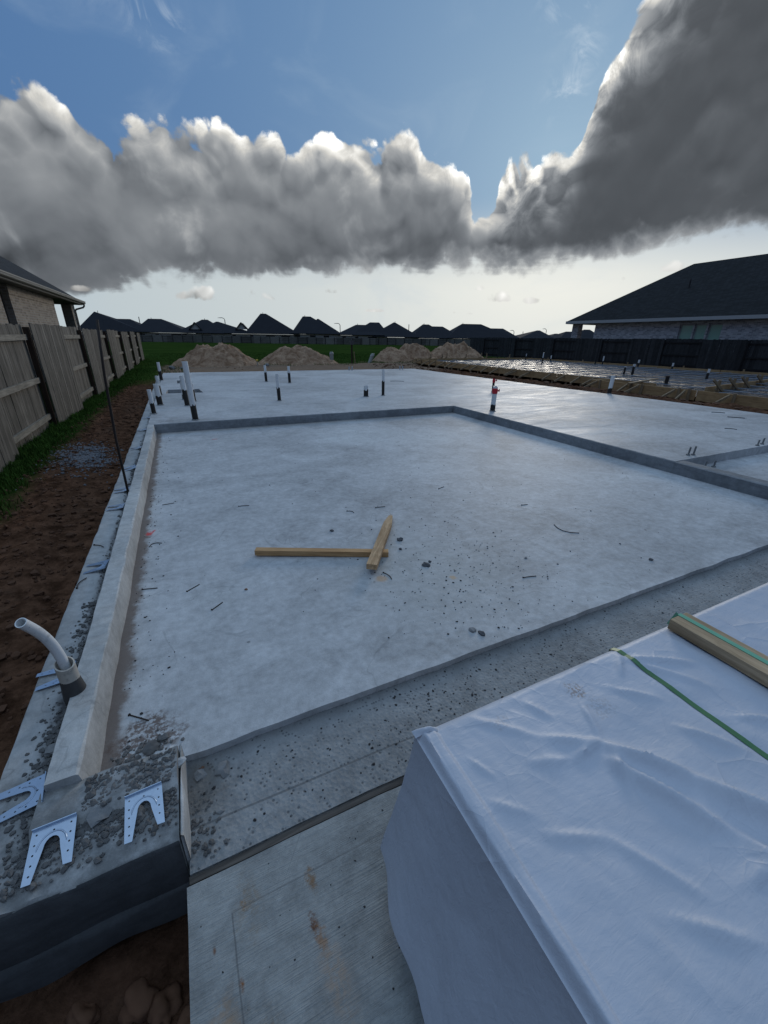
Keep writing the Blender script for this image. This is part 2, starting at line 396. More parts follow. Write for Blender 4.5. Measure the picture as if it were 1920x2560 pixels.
M['fence'] = wood('weathered_fence', (0.075, 0.068, 0.057), (0.215, 0.195, 0.168), 'Z', 0.14)
M['fencerail'] = wood('fence_rail', (0.15, 0.135, 0.11), (0.33, 0.30, 0.25), 'Y')
M['fencepost'] = wood('fence_post', (0.022, 0.014, 0.010), (0.065, 0.040, 0.026), 'Z')
M['darkfence'] = wood('dark_fence', (0.018, 0.020, 0.023), (0.055, 0.057, 0.060), 'Z', 0.14)
M['darkpost'] = wood('dark_fence_post', (0.012, 0.012, 0.013), (0.030, 0.030, 0.032), 'Z')
M['farfence'] = wood('far_fence', (0.13, 0.122, 0.11), (0.24, 0.225, 0.20), 'Z', 2.44)
M['lumberx'] = wood('lumber_x', (0.32, 0.17, 0.07), (0.58, 0.35, 0.17), (0.91, -0.41), 0, 0.7)
M['lumberb'] = wood('lumber_b', (0.26, 0.15, 0.07), (0.60, 0.40, 0.23), (0.56, 0.83), 0, 0.7)
M['lumbery'] = wood('lumber_y', (0.25, 0.165, 0.09), (0.55, 0.40, 0.25), 'Y', 0, 0.7)
M['stakewood'] = wood('stake_wood', (0.18, 0.12, 0.07), (0.36, 0.27, 0.17), 'Z', 0, 0.8)
M['formwood'] = wood('form_wood', (0.30, 0.18, 0.085), (0.55, 0.36, 0.18), 'Y', 0, 0.8)
M['oldwood'] = wood('joint_wood', (0.045, 0.040, 0.036), (0.14, 0.125, 0.11), 'X', 0, 0.85)
def pvc(name, col, stain):
    m, nt, b, P = material(name)
    n = noise(nt, P, 18.0, 5.0, 0.7); n2 = noise(nt, P, 90.0, 2.0)
    c = mix(nt, n.ss(0.55, 0.78) * stain, tuple(col), (0.20, 0.18, 0.16))
    c = mix(nt, n2.ss(0.70, 0.74) * stain, c, (0.04, 0.04, 0.04))
    finish(nt, b, c, 0.38, None, spec=0.5)
    return m
M['pvc'] = pvc('white_pvc', (0.80, 0.80, 0.79), 0.55)
M['tar'] = plain('black_tar_coating', (0.018, 0.015, 0.013), 0.6, 0.5, 30.0)
M['greypipe'] = plain('grey_coated_pipe', (0.055, 0.052, 0.050), 0.7, 0.45, 22.0)
M['redtape'] = plain('red_tape', (0.58, 0.02, 0.035), 0.4, 0.1)
M['steel'] = plain('galvanised_steel', (0.42, 0.50, 0.61), 0.33, 0.14, 60.0, 0.75)
M['rebar'] = plain('rusty_dark_rebar', (0.035, 0.026, 0.022), 0.75, 0.4, 60.0, 0.3)
M['rust'] = plain('rusty_wire', (0.030, 0.020, 0.016), 0.7, 0.3, 60.0, 0.3)
M['stone'] = plain('concrete_chunk', (0.20, 0.20, 0.20), 0.9, 0.5, 25.0, 0.0, 0.004)
M['darkstone'] = plain('dark_chunk', (0.075, 0.075, 0.08), 0.85, 0.5, 40.0, 0.0, 0.003)
M['crumb'] = plain('concrete_crumb', (0.115, 0.112, 0.11), 0.9, 0.6, 15.0)
M['blackcrumb'] = plain('dark_crumb', (0.022, 0.021, 0.022), 0.85, 0.5, 15.0)
M['gravelstone'] = plain('gravel_stone', (0.15, 0.155, 0.17), 0.8, 0.5, 12.0)
M['brownrock'] = plain('brown_rock', (0.17, 0.085, 0.048), 0.9, 0.5, 12.0, 0.0, 0.004)
M['paste'] = plain('dried_white_cement', (0.46, 0.46, 0.46), 0.8, 0.3, 30.0, 0.0, 0.004)
M['strap'] = plain('green_strap', (0.055, 0.165, 0.060), 0.45, 0.2, 30.0)
M['mintstrap'] = plain('mint_strap', (0.16, 0.42, 0.27), 0.4, 0.15, 30.0)
M['trim'] = plain('pale_trim', (0.42, 0.43, 0.44), 0.6, 0.05)
M['darktrim'] = plain('taupe_trim', (0.16, 0.155, 0.145), 0.45, 0.08)
M['soffit'] = plain('soffit', (0.10, 0.098, 0.095), 0.8, 0.05)
M['dark'] = plain('dark_interior', (0.020, 0.020, 0.022), 0.8, 0.2)
M['grey'] = plain('pedestal_grey', (0.30, 0.32, 0.30), 0.55, 0.1)
M['yellow'] = plain('yellow_cap', (0.6, 0.38, 0.03), 0.5, 0.1)
M['grassblade'] = plain('grass_blade', (0.052, 0.105, 0.022), 0.9, 0.6, 3.0, 0.0, 0.0, 0.0)
M['cable'] = plain('cable_sheath', (0.24, 0.27, 0.32), 0.35, 0.2)
M['polemetal'] = plain('lamp_pole_metal', (0.08, 0.08, 0.085), 0.6, 0.1)

def roof_material(name, col):
    m, nt, b, P = material(name)
    x, y, z = sep(nt, P)
    br = nt.nodes.new('ShaderNodeTexBrick')
    put(nt, br.inputs['Vector'], comb(nt, x + y, z * 1.9, 0.0)); br.inputs['Scale'].default_value = 1.0
    br.inputs['Brick Width'].default_value = 0.31; br.inputs['Row Height'].default_value = 0.145
    br.inputs['Mortar Size'].default_value = 0.012; br.inputs['Bias'].default_value = 0.0
    br.inputs['Color1'].default_value = (*[c * 0.62 for c in col], 1); br.inputs['Color2'].default_value = (*[c * 1.4 for c in col], 1)
    br.inputs['Mortar'].default_value = (*[c * 0.30 for c in col], 1)
    n = noise(nt, P, 1.2, 5.0, 0.6)
    c = vmath(nt, 'SCALE', V(nt, br.outputs['Color']), 0.7 + n * 0.6)
    finish(nt, b, c, 0.85, V(nt, br.outputs['Fac']), 0.01, 0.5, 0.0, 0.25)
    return m
M['roof'] = roof_material('dark_shingles', (0.016, 0.017, 0.019))
M['farroof'] = plain('far_shingles', (0.024, 0.026, 0.032), 0.9, 0.25, 0.8, spec=0.2)

def brick_material(name, c1, c2, mortar, axis='Y', size=1.0):
    m, nt, b, P = material(name)
    x, y, z = sep(nt, P)
    br = nt.nodes.new('ShaderNodeTexBrick')
    put(nt, br.inputs['Vector'], comb(nt, (x + y), z, 0.0)); br.inputs['Scale'].default_value = 1.0
    br.inputs['Brick Width'].default_value = 0.205 * size; br.inputs['Row Height'].default_value = 0.077 * size
    br.inputs['Mortar Size'].default_value = 0.009 * size; br.inputs['Bias'].default_value = -0.1
    br.inputs['Color1'].default_value = (*c1, 1); br.inputs['Color2'].default_value = (*c2, 1); br.inputs['Mortar'].default_value = (*mortar, 1)
    n = noise(nt, P, 3.0, 5.0, 0.65)
    c = vmath(nt, 'SCALE', V(nt, br.outputs['Color']), 0.75 + n * 0.5)
    finish(nt, b, c, 0.9, V(nt, br.outputs['Fac']) * -1.0, 0.008, 0.6, 0.0, 0.2)
    return m
M['tanbrick'] = brick_material('tan_brick', (0.42, 0.36, 0.30), (0.24, 0.205, 0.175), (0.42, 0.40, 0.37), size=1.15)
M['greybrick'] = brick_material('whitewashed_brick', (0.55, 0.55, 0.57), (0.20, 0.20, 0.22), (0.55, 0.55, 0.56), size=1.2)
M['farbrick'] = brick_material('far_brick', (0.55, 0.52, 0.48), (0.45, 0.43, 0.41), (0.55, 0.54, 0.52))

def glass_material():
    m, nt, b, P = material('greenish_window_glass')
    n = noise(nt, P, 0.9, 2.0)
    finish(nt, b, mix(nt, n, (0.18, 0.40, 0.31), (0.26, 0.50, 0.40)), 0.10, None, spec=0.8)
    return m
M['glass'] = glass_material()

def wrap_material():
    m, nt, b, P = material('white_woven_wrap')
    n = noise(nt, P, 5.0, 5.0, 0.6, 0.6); w = noise(nt, vmath(nt, 'MULTIPLY', P, (1.0, 7.0, 1.0)), 30.0, 4.0, 0.65)
    f = noise(nt, vmath(nt, 'MULTIPLY', P, (2.0, 7.0, 5.0)), 9.0, 5.0, 0.62, 0.8)
    weave = noise(nt, P, 420.0, 1.0)
    bent = vmath(nt, 'ADD', P, vmath(nt, 'SCALE', noise(nt, P, 2.0, 2.0, 0.5, 0.0, True), 0.10))
    cr = lambda sc, k, off: ((voro(nt, vmath(nt, 'ADD', bent, off), sc, 'DISTANCE_TO_EDGE') * k).exp()) * noise(nt, vmath(nt, 'ADD', P, off), 2.6, 2.0).ss(0.46, 0.66)
    fold = cr(3.0, -34.0, (0.3, 0.1, 0.0)) + cr(5.5, -30.0, (5.0, 2.0, 1.0)) * 0.55 + cr(11.0, -22.0, (1.0, 7.0, 3.0)) * 0.25
    c = vmath(nt, 'SCALE', (0.52, 0.545, 0.61), 0.84 + n * 0.20 + (w - 0.5) * 0.04)
    for (sx, sy, r, wb, k, cc, op) in ((0.86, 0.53, 0.035, 0.07, 40.0, (0.20, 0.13, 0.09), .65), (0.88, 0.46, 0.05, 0.12, 30.0, (0.32, 0.29, 0.28), .35), (0.60, 0.53, 0.03, 0.08, 40.0, (0.35, 0.30, 0.28), .3)):
        c = mix(nt, spot(nt, P, sx, sy, r, r * 0.6, wb, k) * op * noise(nt, P, 150.0, 2.0).ss(0.40, 0.6), c, cc)
    finish(nt, b, c, 0.50, fold * (sep(nt, P)[2].ss(0.40, 0.49) * 0.55 + 0.12) + f * 0.24 + w * 0.04 + weave * 0.02 + n * 0.6, 0.010, 0.7, 0.0, 0.45)
    return m
M['wrap'] = wrap_material()

def barrier_material():
    m, nt, b, P = material('dark_plastic_sheet')
    n = noise(nt, vmath(nt, 'MULTIPLY', P, (1.0, 2.2, 1.0)), 1.7, 5.0, 0.62, 1.0)
    n2 = noise(nt, vmath(nt, 'MULTIPLY', P, (1.0, 3.0, 1.0)), 5.0, 4.0, 0.6, 0.6)
    c = mix(nt, n.ss(0.62, 0.70), (0.010, 0.012, 0.017), (0.20, 0.23, 0.27))
    finish(nt, b, c, 0.36, n * 0.7 + n2 * 0.5, 0.22, 1.0, 0.0, 0.35)
    return m
M['barrier'] = barrier_material()

# ---------------------------------------------------------------- mesh helpers
class MB:
    def __init__(s): s.v = []; s.f = []
    def add(s, vs, fs):
        o = len(s.v); s.v += [Vector(q) for q in vs]; s.f += [tuple(i + o for i in q) for q in fs]
    def box(s, x0, x1, y0, y1, z0, z1, jit=0.0):
        j = lambda: random.uniform(-jit, jit)
        s.add([(x + j(), y + j(), z + j()) for z in (z0, z1) for y in (y0, y1) for x in (x0, x1)],
              [(0, 2, 3, 1), (4, 5, 7, 6), (0, 1, 5, 4), (2, 6, 7, 3), (0, 4, 6, 2), (1, 3, 7, 5)])
    def beam(s, a, b, w, h, up=(0, 0, 1)):
        """rectangular bar from a to b; h is the size along up"""
        a = Vector(a); b = Vector(b); d = (b - a).normalized(); u = Vector(up)
        r = d.cross(u).normalized() * w / 2; u = r.cross(d).normalized() * h / 2
        s.add([a - r - u, a + r - u, a + r + u, a - r + u, b - r - u, b + r - u, b + r + u, b - r + u],
              [(0, 3, 2, 1), (4, 5, 6, 7), (0, 1, 5, 4), (1, 2, 6, 5), (2, 3, 7, 6), (3, 0, 4, 7)])
    def tube(s, path, rad, seg=8, cap=True):
        path = [Vector(p) for p in path]; n = len(path)
        rad = rad if isinstance(rad, (list, tuple)) else [rad] * n
        d0 = (path[1] - path[0]).normalized()
        u = d0.orthogonal().normalized(); vs = []; fs = []
        for i, p in enumerate(path):
            d = (path[min(i + 1, n - 1)] - path[max(i - 1, 0)]).normalized()
            u = (u - d * u.dot(d)).normalized(); w = d.cross(u)
            for k in range(seg):
                t = 2 * math.pi * k / seg
                vs.append(p + (u * math.cos(t) + w * math.sin(t)) * rad[i])
        for i in range(n - 1):
            for k in range(seg):
                a = i * seg + k; b = i * seg + (k + 1) % seg
                fs.append((a, b, b + seg, a + seg))
        if cap: fs += [tuple(range(seg - 1, -1, -1)), tuple(range((n - 1) * seg, n * seg))]
        s.add(vs, fs)
    def lathe(s, c, prof, seg=20, wob=0.0, lean=(0, 0)):
        """closed ring of profile points (r, z) spun round a vertical axis at c"""
        vs = []; fs = []; n = len(prof)
        for k in range(seg):
            t = 2 * math.pi * k / seg
            for (r, z, *j) in prof:
                zz = z + (random.uniform(-j[0], j[0]) if j else 0)
                vs.append((c[0] + r * math.cos(t) + lean[0] * z, c[1] + r * math.sin(t) + lean[1] * z, c[2] + zz))
        for k in range(seg):
            for i in range(n):
                a = k * n + i; b = k * n + (i + 1) % n; kk = ((k + 1) % seg) * n
                fs.append((a, kk + i, kk + (i + 1) % n, b))
        s.add(vs, fs)
    def rock(s, c, size, sub=1, flat=0.7, seed=None, yaw=None):
        seed = random.random() * 100 if seed is None else seed
        vs, fs = ICO[sub]
        yaw = random.uniform(0, 6.28) if yaw is None else yaw; cy, sy = math.cos(yaw), math.sin(yaw)
        sx, sy_, sz = (size if isinstance(size, (tuple, list)) else (size * random.uniform(.75, 1.25), size * random.uniform(.75, 1.25), size * flat))
        out = []
        for q in vs:
            k = 1.0 + 0.55 * mnoise.noise(q * 1.1 + Vector((seed, seed * 2, 0))) + 0.3 * mnoise.noise(q * 2.7 + Vector((0, seed, seed)))
            x, y, z = q.x * sx * k, q.y * sy_ * k, q.z * sz * k
            out.append((c[0] + x * cy - y * sy, c[1] + x * sy + y * cy, c[2] + max(z, -sz * 0.5)))
        s.add(out, fs)
    def grid(s, nx, ny, fn):
        o = [fn(i / (nx - 1), j / (ny - 1)) for j in range(ny) for i in range(nx)]
        s.add(o, [(j * nx + i, j * nx + i + 1, (j + 1) * nx + i + 1, (j + 1) * nx + i) for j in range(ny - 1) for i in range(nx - 1)])
    def prism(s, pts, z0, z1, holes=()):
        """polygon in plan (counter-clockwise), with holes, extruded from z0 to z1"""
        loops = [[Vector((p[0], p[1], 0)) for p in l] for l in [pts] + list(holes)]
        tri = tessellate_polygon(loops); flat = [p for l in loops for p in l]; n = len(flat)
        vs = [(p.x, p.y, z0) for p in flat] + [(p.x, p.y, z1) for p in flat]
        fs = []
        for t in tri:
            a, b, c = (flat[i] for i in t)
            if (b - a).cross(c - a).z < 0: t = (t[0], t[2], t[1])
            fs.append(tuple(i + n for i in t)); fs.append(tuple(reversed(t)))
        o = 0
        for l in loops:
            m = len(l)
            for i in range(m):
                j = (i + 1) % m
                fs.append((o + i, o + j, n + o + j, n + o + i))
            o += m
        s.add(vs, fs)
    def build(s, name, mat, parent=None, smooth=False, origin=None, bevel=0.0, angle=None, weld=False):
        me = bpy.data.meshes.new(name)
        if origin is None:
            if parent is not None: origin = parent.matrix_world.translation if False else world_loc(parent)
            else: origin = Vector((0, 0, 0))
        origin = Vector(origin)
        me.from_pydata([q - origin for q in s.v], [], s.f)
        if weld or True:
            bm = bmesh.new(); bm.from_mesh(me)
            if weld: bmesh.ops.remove_doubles(bm, verts=bm.verts, dist=0.0005)
            bmesh.ops.recalc_face_normals(bm, faces=bm.faces) if weld else None
            bm.to_mesh(me); bm.free()
        me.materials.append(mat)
        if smooth:
            for p in me.polygons: p.use_smooth = True
            if angle: me.set_sharp_from_angle(angle=R(angle))
        o = bpy.data.objects.new(name, me); COL.objects.link(o)
        if parent is not None:
            o.parent = parent; o.location = origin - world_loc(parent)
        else: o.location = origin
        if bevel:
            b = o.modifiers.new('bevel', 'BEVEL'); b.width = bevel; b.segments = 2; b.limit_method = 'ANGLE'; b.angle_limit = R(40)
        return o

def world_loc(o):
    p = Vector(o.location)
    while o.parent: o = o.parent; p += Vector(o.location)
    return p

def _ico(sub):
    bm = bmesh.new(); bmesh.ops.create_icosphere(bm, subdivisions=sub, radius=1.0)
    bm.verts.ensure_lookup_table()
    r = ([v.co.copy() for v in bm.verts], [tuple(v.index for v in f.verts) for f in bm.faces]); bm.free(); return r
ICO = {1: _ico(1), 2: _ico(2), 3: _ico(3)}

def thing(name, label, cat, loc, group=None):
    o = bpy.data.objects.new(name, None); COL.objects.link(o); o.location = loc; o.empty_display_size = 0.2
    return tag(o, label, cat, group)
def tag(o, label, cat, group=None):
    o['label'] = label; o['category'] = cat
    if group: o['group'] = group
    return o
def kind(o, k): o['kind'] = k; return o
def fbm(x, y, z, o=4): return mnoise.fractal(Vector((x, y, z)), 1.0, 2.0, o)
def wobble(pts, step=0.12, amp=0.004, close=True):
    """subdivide a plan outline and roughen it, as cast edges are never straight"""
    out = []; n = len(pts)
    for i in range(n if close else n - 1):
        a = Vector(pts[i]); b = Vector(pts[(i + 1) % n]); k = max(1, int((b - a).length / step))
        for j in range(k):
            p = a.lerp(b, j / k)
            out.append((p.x + mnoise.noise(Vector((p.x * 5, p.y * 5, 1.0))) * amp, p.y + mnoise.noise(Vector((p.x * 5, p.y * 5, 7.0))) * amp))
    return out

# ================================================================= the setting
def sst(a, b, x):
    t = min(1.0, max(0.0, (x - a) / (b - a))); return t * t * (3 - 2 * t)
def gz(x, y):
    z = -0.235 + 0.05 * fbm(x * 0.7, y * 0.7, 3.3)
    if -5 < x < 16 and -2 < y < 32:
        z += 0.035 * fbm(x * 3.1, y * 3.1, 0.0) + 0.022 * mnoise.noise(Vector((x * 11, y * 11, 5)))
    mound = sst(10.1, 11.4, x) * (1 - sst(12.4, 14.0, x)) * (1 - sst(24, 29, y))
    z += mound * (0.16 + 0.10 * fbm(x * 1.5, y * 0.8, 9.0))
    far_edge = sst(17.4, 18.2, y) * (1 - sst(19.0, 21, y)) * sst(-1, 0, x) * (1 - sst(9, 11, x))
    z += far_edge * 0.10
    pit = (1 - sst(0.80, 1.0, y)) * sst(-1.35, -0.65, x) * sst(-0.9, 0.0, y)
    z -= pit * 0.30
    z -= sst(-1.5, -0.8, x) * (1 - sst(-0.8, -0.5, x)) * (1 - sst(14, 20, y)) * 0.06
    ins = min(sst(-0.72, -0.60, x), 1 - sst(9.6, 9.9, x), sst(0.90, 1.05, y), 1 - sst(17.2, 17.4, y))
    ins = max(ins, min(sst(-0.20, -0.05, x), 1 - sst(0.9, 1.3, y), 1 - sst(9.0, 9.5, x)))
    ins = max(ins, sst(14.2, 14.6, x) * (1 - sst(25.6, 26.0, x)) * (1 - sst(26.6, 27.0, y)) * 0.5)
    return z * (1 - ins) - 0.65 * ins if ins > 0 else z
def frange(a, b, s):
    n = int(round((b - a) / s)); return [a + (b - a) * i / n for i in range(n)]
gx = [-2600, -1400, -700, -350, -180, -90, -50, -28, -16, -10, -7, -5] + frange(-4, -0.5, 0.045) + frange(-0.5, 9.4, 0.33) + frange(9.4, 15.0, 0.09) + frange(15, 32, 0.8) + [32, 36, 42, 52, 70, 100, 160, 300, 700, 1400, 2600]
gy = [-2600, -900, -300, -100, -40, -18, -9, -5, -3, -2, -1.3] + frange(-0.9, 9, 0.055) + frange(9, 21, 0.11) + frange(21, 32, 0.22) + frange(32, 60, 2.0) + [60, 66, 75, 86, 100, 120, 150, 200, 300, 500, 1000, 2600]
mb = MB()
mb.add([(x, y, gz(x, y)) for y in gy for x in gx],
       [(j * len(gx) + i, j * len(gx) + i + 1, (j + 1) * len(gx) + i + 1, (j + 1) * len(gx) + i) for j in range(len(gy) - 1) for i in range(len(gx) - 1)])
kind(mb.build('ground', M['ground'], smooth=True), 'structure')

# driveway in front of the garage
mb = MB(); mb.prism(wobble([(-0.215, -3.0), (6.6, -3.0), (6.6, 0.806), (-0.215, 0.806)], 0.10, 0.005), -0.40, -0.046)
drive = kind(mb.build('driveway', M['drive'], smooth=True, angle=35, bevel=0.006), 'structure')
mb = MB()
for (xa, xb) in ((-0.208, 0.62), (0.625, 1.9), (1.905, 3.6), (3.605, 6.5)):
    mb.add([], []); p = wobble([(xa, 0.811), (xb, 0.811), (xb, 0.832), (xa, 0.832)], 0.05, 0.004); mb.prism(p, -0.2, -0.0495)
mb.build('joint_strip', M['oldwood'], drive)

# ---------------------------------------------------------------- house foundation
fnd = thing('house_foundation', 'pale new concrete house foundation with a sunken garage floor and raised left curb', 'foundation', (0, 1.0, -0.3))
mb = MB()
mb.prism(wobble([(-0.582, 7.15), (5.03, 7.15), (5.03, 2.66), (10.42, 2.66), (10.36, 6.2), (10.12, 9.0), (9.86, 17.45), (-0.58, 17.5)], 0.14, 0.010), -0.42, 0.130,
         [[(-0.40, 11.15), (-0.36, 11.95), (0.36, 11.90), (0.42, 11.1)][::1], [(-0.14, 13.5), (-0.14, 14.4), (0.24, 14.35), (0.24, 13.45)]])
mb.build('main_floor', M['main'], fnd, smooth=True, angle=35)
for x0, x1, y0, y1 in ((-0.40, 0.42, 11.1, 11.95), (-0.14, 0.24, 13.45, 14.4)):
    mb = MB(); mb.box(x0 - .02, x1 + .02, y0 - .02, y1 + .02, -0.40, -0.10); mb.build('tub_box_out', M['dark'], fnd)
mb = MB(); mb.box(-0.03, 0.00, 11.12, 11.93, -0.09, 0.10)
mb.build('box_out_board', M['stone'], fnd)
mb = MB(); mb.prism(wobble([(-0.50, 1.2), (5.05, 1.2), (5.05, 7.17), (-0.50, 7.17)], 0.09, 0.010), -0.40, 0.0)
mb.build('garage_floor', M['garage'], fnd, smooth=True, angle=50, bevel=0.011)
# step faces round the garage, a skin a few millimetres proud of the main floor's side
def sweep(name, prof, path, mat, amp, step=0.05, smooth=True):
    """profile (offset, z) carried along a plan path; offset is to the right of travel"""
    pts = []
    for i in range(len(path) - 1):
        a = Vector(path[i]); b = Vector(path[i + 1]); k = max(1, int((b - a).length / step))
        pts += [a.lerp(b, j / k) for j in range(k)]
    pts.append(Vector(path[-1])); n = len(pts); m = len(prof); vs = []
    for i, p in enumerate(pts):
        d = (pts[min(i + 1, n - 1)] - pts[max(i - 1, 0)]).normalized(); r = Vector((d.y, -d.x))
        for k, (o, z) in enumerate(prof):
            q = Vector((p.x * 6, p.y * 6, k * 3.7)); q2 = Vector((p.x * 17, p.y * 17, k * 1.9))
            vs.append((p.x + r.x * (o + amp * mnoise.noise(q)), p.y + r.y * (o + amp * mnoise.noise(q)), z + amp * 0.7 * mnoise.noise(q2) * (1 if z > 0 else 0)))
    fs = [(i * m + k, i * m + k + 1, (i + 1) * m + k + 1, (i + 1) * m + k) for i in range(n - 1) for k in range(m - 1)]
    fs += [tuple(range(m)), tuple(range(n * m - 1, (n - 1) * m - 1, -1))]
    b = MB(); b.add(vs, fs); return b
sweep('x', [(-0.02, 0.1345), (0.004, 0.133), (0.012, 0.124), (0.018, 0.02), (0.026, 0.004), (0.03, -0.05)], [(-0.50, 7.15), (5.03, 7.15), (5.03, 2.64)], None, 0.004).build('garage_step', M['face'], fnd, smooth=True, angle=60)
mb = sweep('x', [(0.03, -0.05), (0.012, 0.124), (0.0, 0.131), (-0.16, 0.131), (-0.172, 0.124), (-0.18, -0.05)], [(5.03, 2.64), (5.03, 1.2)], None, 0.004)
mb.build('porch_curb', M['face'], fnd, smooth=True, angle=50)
mb = MB(); mb.prism(wobble([(5.2, 0.9), (9.0, 0.9), (9.0, 2.66), (5.2, 2.66)], 0.14, 0.008), -0.4, 0.02); mb.build('porch_floor', M['garage'], fnd, smooth=True, angle=35)
# curb and brick ledge down the left side
curb = sweep('x', [(-0.055, -0.2), (-0.055, 0.120), (-0.050, 0.129), (0.030, 0.131), (0.037, 0.126), (0.050, 0.004), (0.052, -0.2)], [(-0.525, 1.165), (-0.525, 6.75), (-0.529, 6.95), (-0.535, 7.2)], None, 0.0055, 0.02)
curb.build('curb', M['curb'], fnd, smooth=True, angle=28)
led = sweep('x', [(-0.08, -0.22), (-0.08, 0.078), (-0.07, 0.086), (0.035, 0.083), (0.07, 0.070), (0.075, -0.22)], [(-0.652, 0.872), (-0.652, 17.5)], None, 0.007, 0.05)
led.build('brick_ledge', M['ledge'], fnd, smooth=True, angle=45)
mb = sweep('x', [(0.14, -0.125), (0.142, 0.066), (0.132, 0.076), (-0.01, 0.080), (-0.04, 0.104), (-0.155, 0.101), (-0.168, 0.085), (-0.17, -0.125)], [(-0.592, 1.012), (-0.214, 1.012)], None, 0.009, 0.02)
mb.build('garage_jamb', M['ledge'], fnd, smooth=True, angle=50)
mb = sweep('x', [(-0.008, -0.2), (-0.008, 0.074), (-0.002, 0.082), (0.004, 0.072), (0.006, -0.2)], [(-0.208, 1.19), (-0.208, 0.875)], None, 0.009, 0.012); mb.build('jamb_skim', M['curb'], fnd, smooth=True)
mb = MB(); mb.prism(wobble([(-1.6, 0.866), (-0.585, 0.866), (-0.585, 0.872), (-1.6, 0.872)], 0.05, 0.003), -0.12, -0.119)
mb = sweep('x', [(0.148, -0.128), (0.148, 0.062), (0.14, 0.07)], [(-0.73, 1.012), (-0.216, 1.012)], None, 0.006, 0.02)
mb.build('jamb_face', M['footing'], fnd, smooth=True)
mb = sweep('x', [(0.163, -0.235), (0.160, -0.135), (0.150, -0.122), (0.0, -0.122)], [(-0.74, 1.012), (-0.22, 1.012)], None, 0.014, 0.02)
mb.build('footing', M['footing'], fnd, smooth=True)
mb = MB(); mb.prism(wobble([(-0.205, 0.835), (5.3, 0.835), (5.3, 1.215), (-0.205, 1.215)], 0.08, 0.005), -0.40, -0.040)
for q in mb.v:
    if q.z > -.3: q.z = -0.030 - 0.0165 * (1.215 - q.y) / 0.38
mb.build('apron', M['apron'], fnd, smooth=True, angle=35)

# ---------------------------------------------------------------- loose stuff on and round the slab
def scatter(name, mat, items, k='stuff', smooth=False):
    b = MB()
    for (x, y, z, s, fl) in items: b.rock((x, y, z), s, 1, fl)
    o = b.build(name, mat, smooth=smooth)
    if k: kind(o, k)
    return o
rnd = random.Random(5)
it = []
for i in range(820):                                   # dark crumbs on the garage floor
    r = rnd.random()
    if r < 0.42: x, y = rnd.gauss(1.42, 0.30), rnd.gauss(1.75, 0.34)
    elif r < 0.60: x, y = rnd.gauss(1.9, 0.7), rnd.gauss(2.2, 0.9)
    elif r < 0.78: x, y = rnd.uniform(-0.4, 4.9), rnd.uniform(1.22, 7)
    else: x, y = -0.44 + abs(rnd.gauss(0, 0.10)), rnd.uniform(1.25, 7)
    if -0.46 < x < 4.95 and 1.23 < y < 7.05: it.append((x, y, 0.001, rnd.choice((0.0022, 0.003, 0.004, 0.006)) * rnd.uniform(.6, 1.1), 0.7))
scatter('debris', M['blackcrumb'], it)
it = []
for i in range(400):
    x = rnd.gauss(0.9, 0.55) if rnd.random() < .6 else rnd.uniform(-0.18, 4.2); y = rnd.uniform(0.86, 1.19)
    if -0.19 < x < 4.3: it.append((x, y, -0.030 - 0.0165 * (1.215 - y) / 0.38, rnd.choice((0.002, 0.003, 0.004, 0.006)) * rnd.uniform(.6, 1.2), 0.7))
for i in range(40): it.append((rnd.uniform(-0.2, 0.5), rnd.uniform(0.35, 0.78), -0.046, rnd.uniform(0.001, 0.003), 0.5))
scatter('debris', M['blackcrumb'], it)
it = []
for i in range(3600):                                   # broken mortar and stones on the ledge and jamb
    r = rnd.random()
    if r < 0.40: x, y, z = rnd.uniform(-0.57, -0.22), rnd.gauss(1.03, 0.055), 0.080
    elif r < 0.55: x, y, z = rnd.uniform(-0.47, -0.22), rnd.uniform(1.05, 1.16), 0.102
    elif r < 0.70: x, y, z = rnd.gauss(-0.60, 0.03), rnd.uniform(0.90, 1.45), 0.086
    elif r < 0.84: x, y, z = rnd.gauss(-0.605, 0.03), rnd.uniform(1.35, 2.3), 0.086
    else: x, y, z = rnd.gauss(-0.597, 0.016), rnd.uniform(1.4, 6.5), 0.087
    if not (-0.715 < x < -0.215 and 0.89 < y): continue
    if y > 1.17 and x > -0.59: continue
    it.append((x, y, z, rnd.choice((0.002, 0.003, 0.0045, 0.006, 0.009)) * rnd.uniform(.5, 1.25), 0.75))
scatter('debris', M['crumb'], it)
it = []
for i in range(170): it.append((-0.195 + abs(rnd.gauss(0, 0.045)), 0.85 + 0.34 * rnd.random() ** .7, -0.040, rnd.uniform(0.002, 0.009), 0.7))
for i in range(60):
    it.append((-0.33 + rnd.gauss(0, .05), 1.29 + rnd.gauss(0, .035), 0.001, rnd.uniform(.004, .011), .7))
scatter('debris', M['crumb'], it)
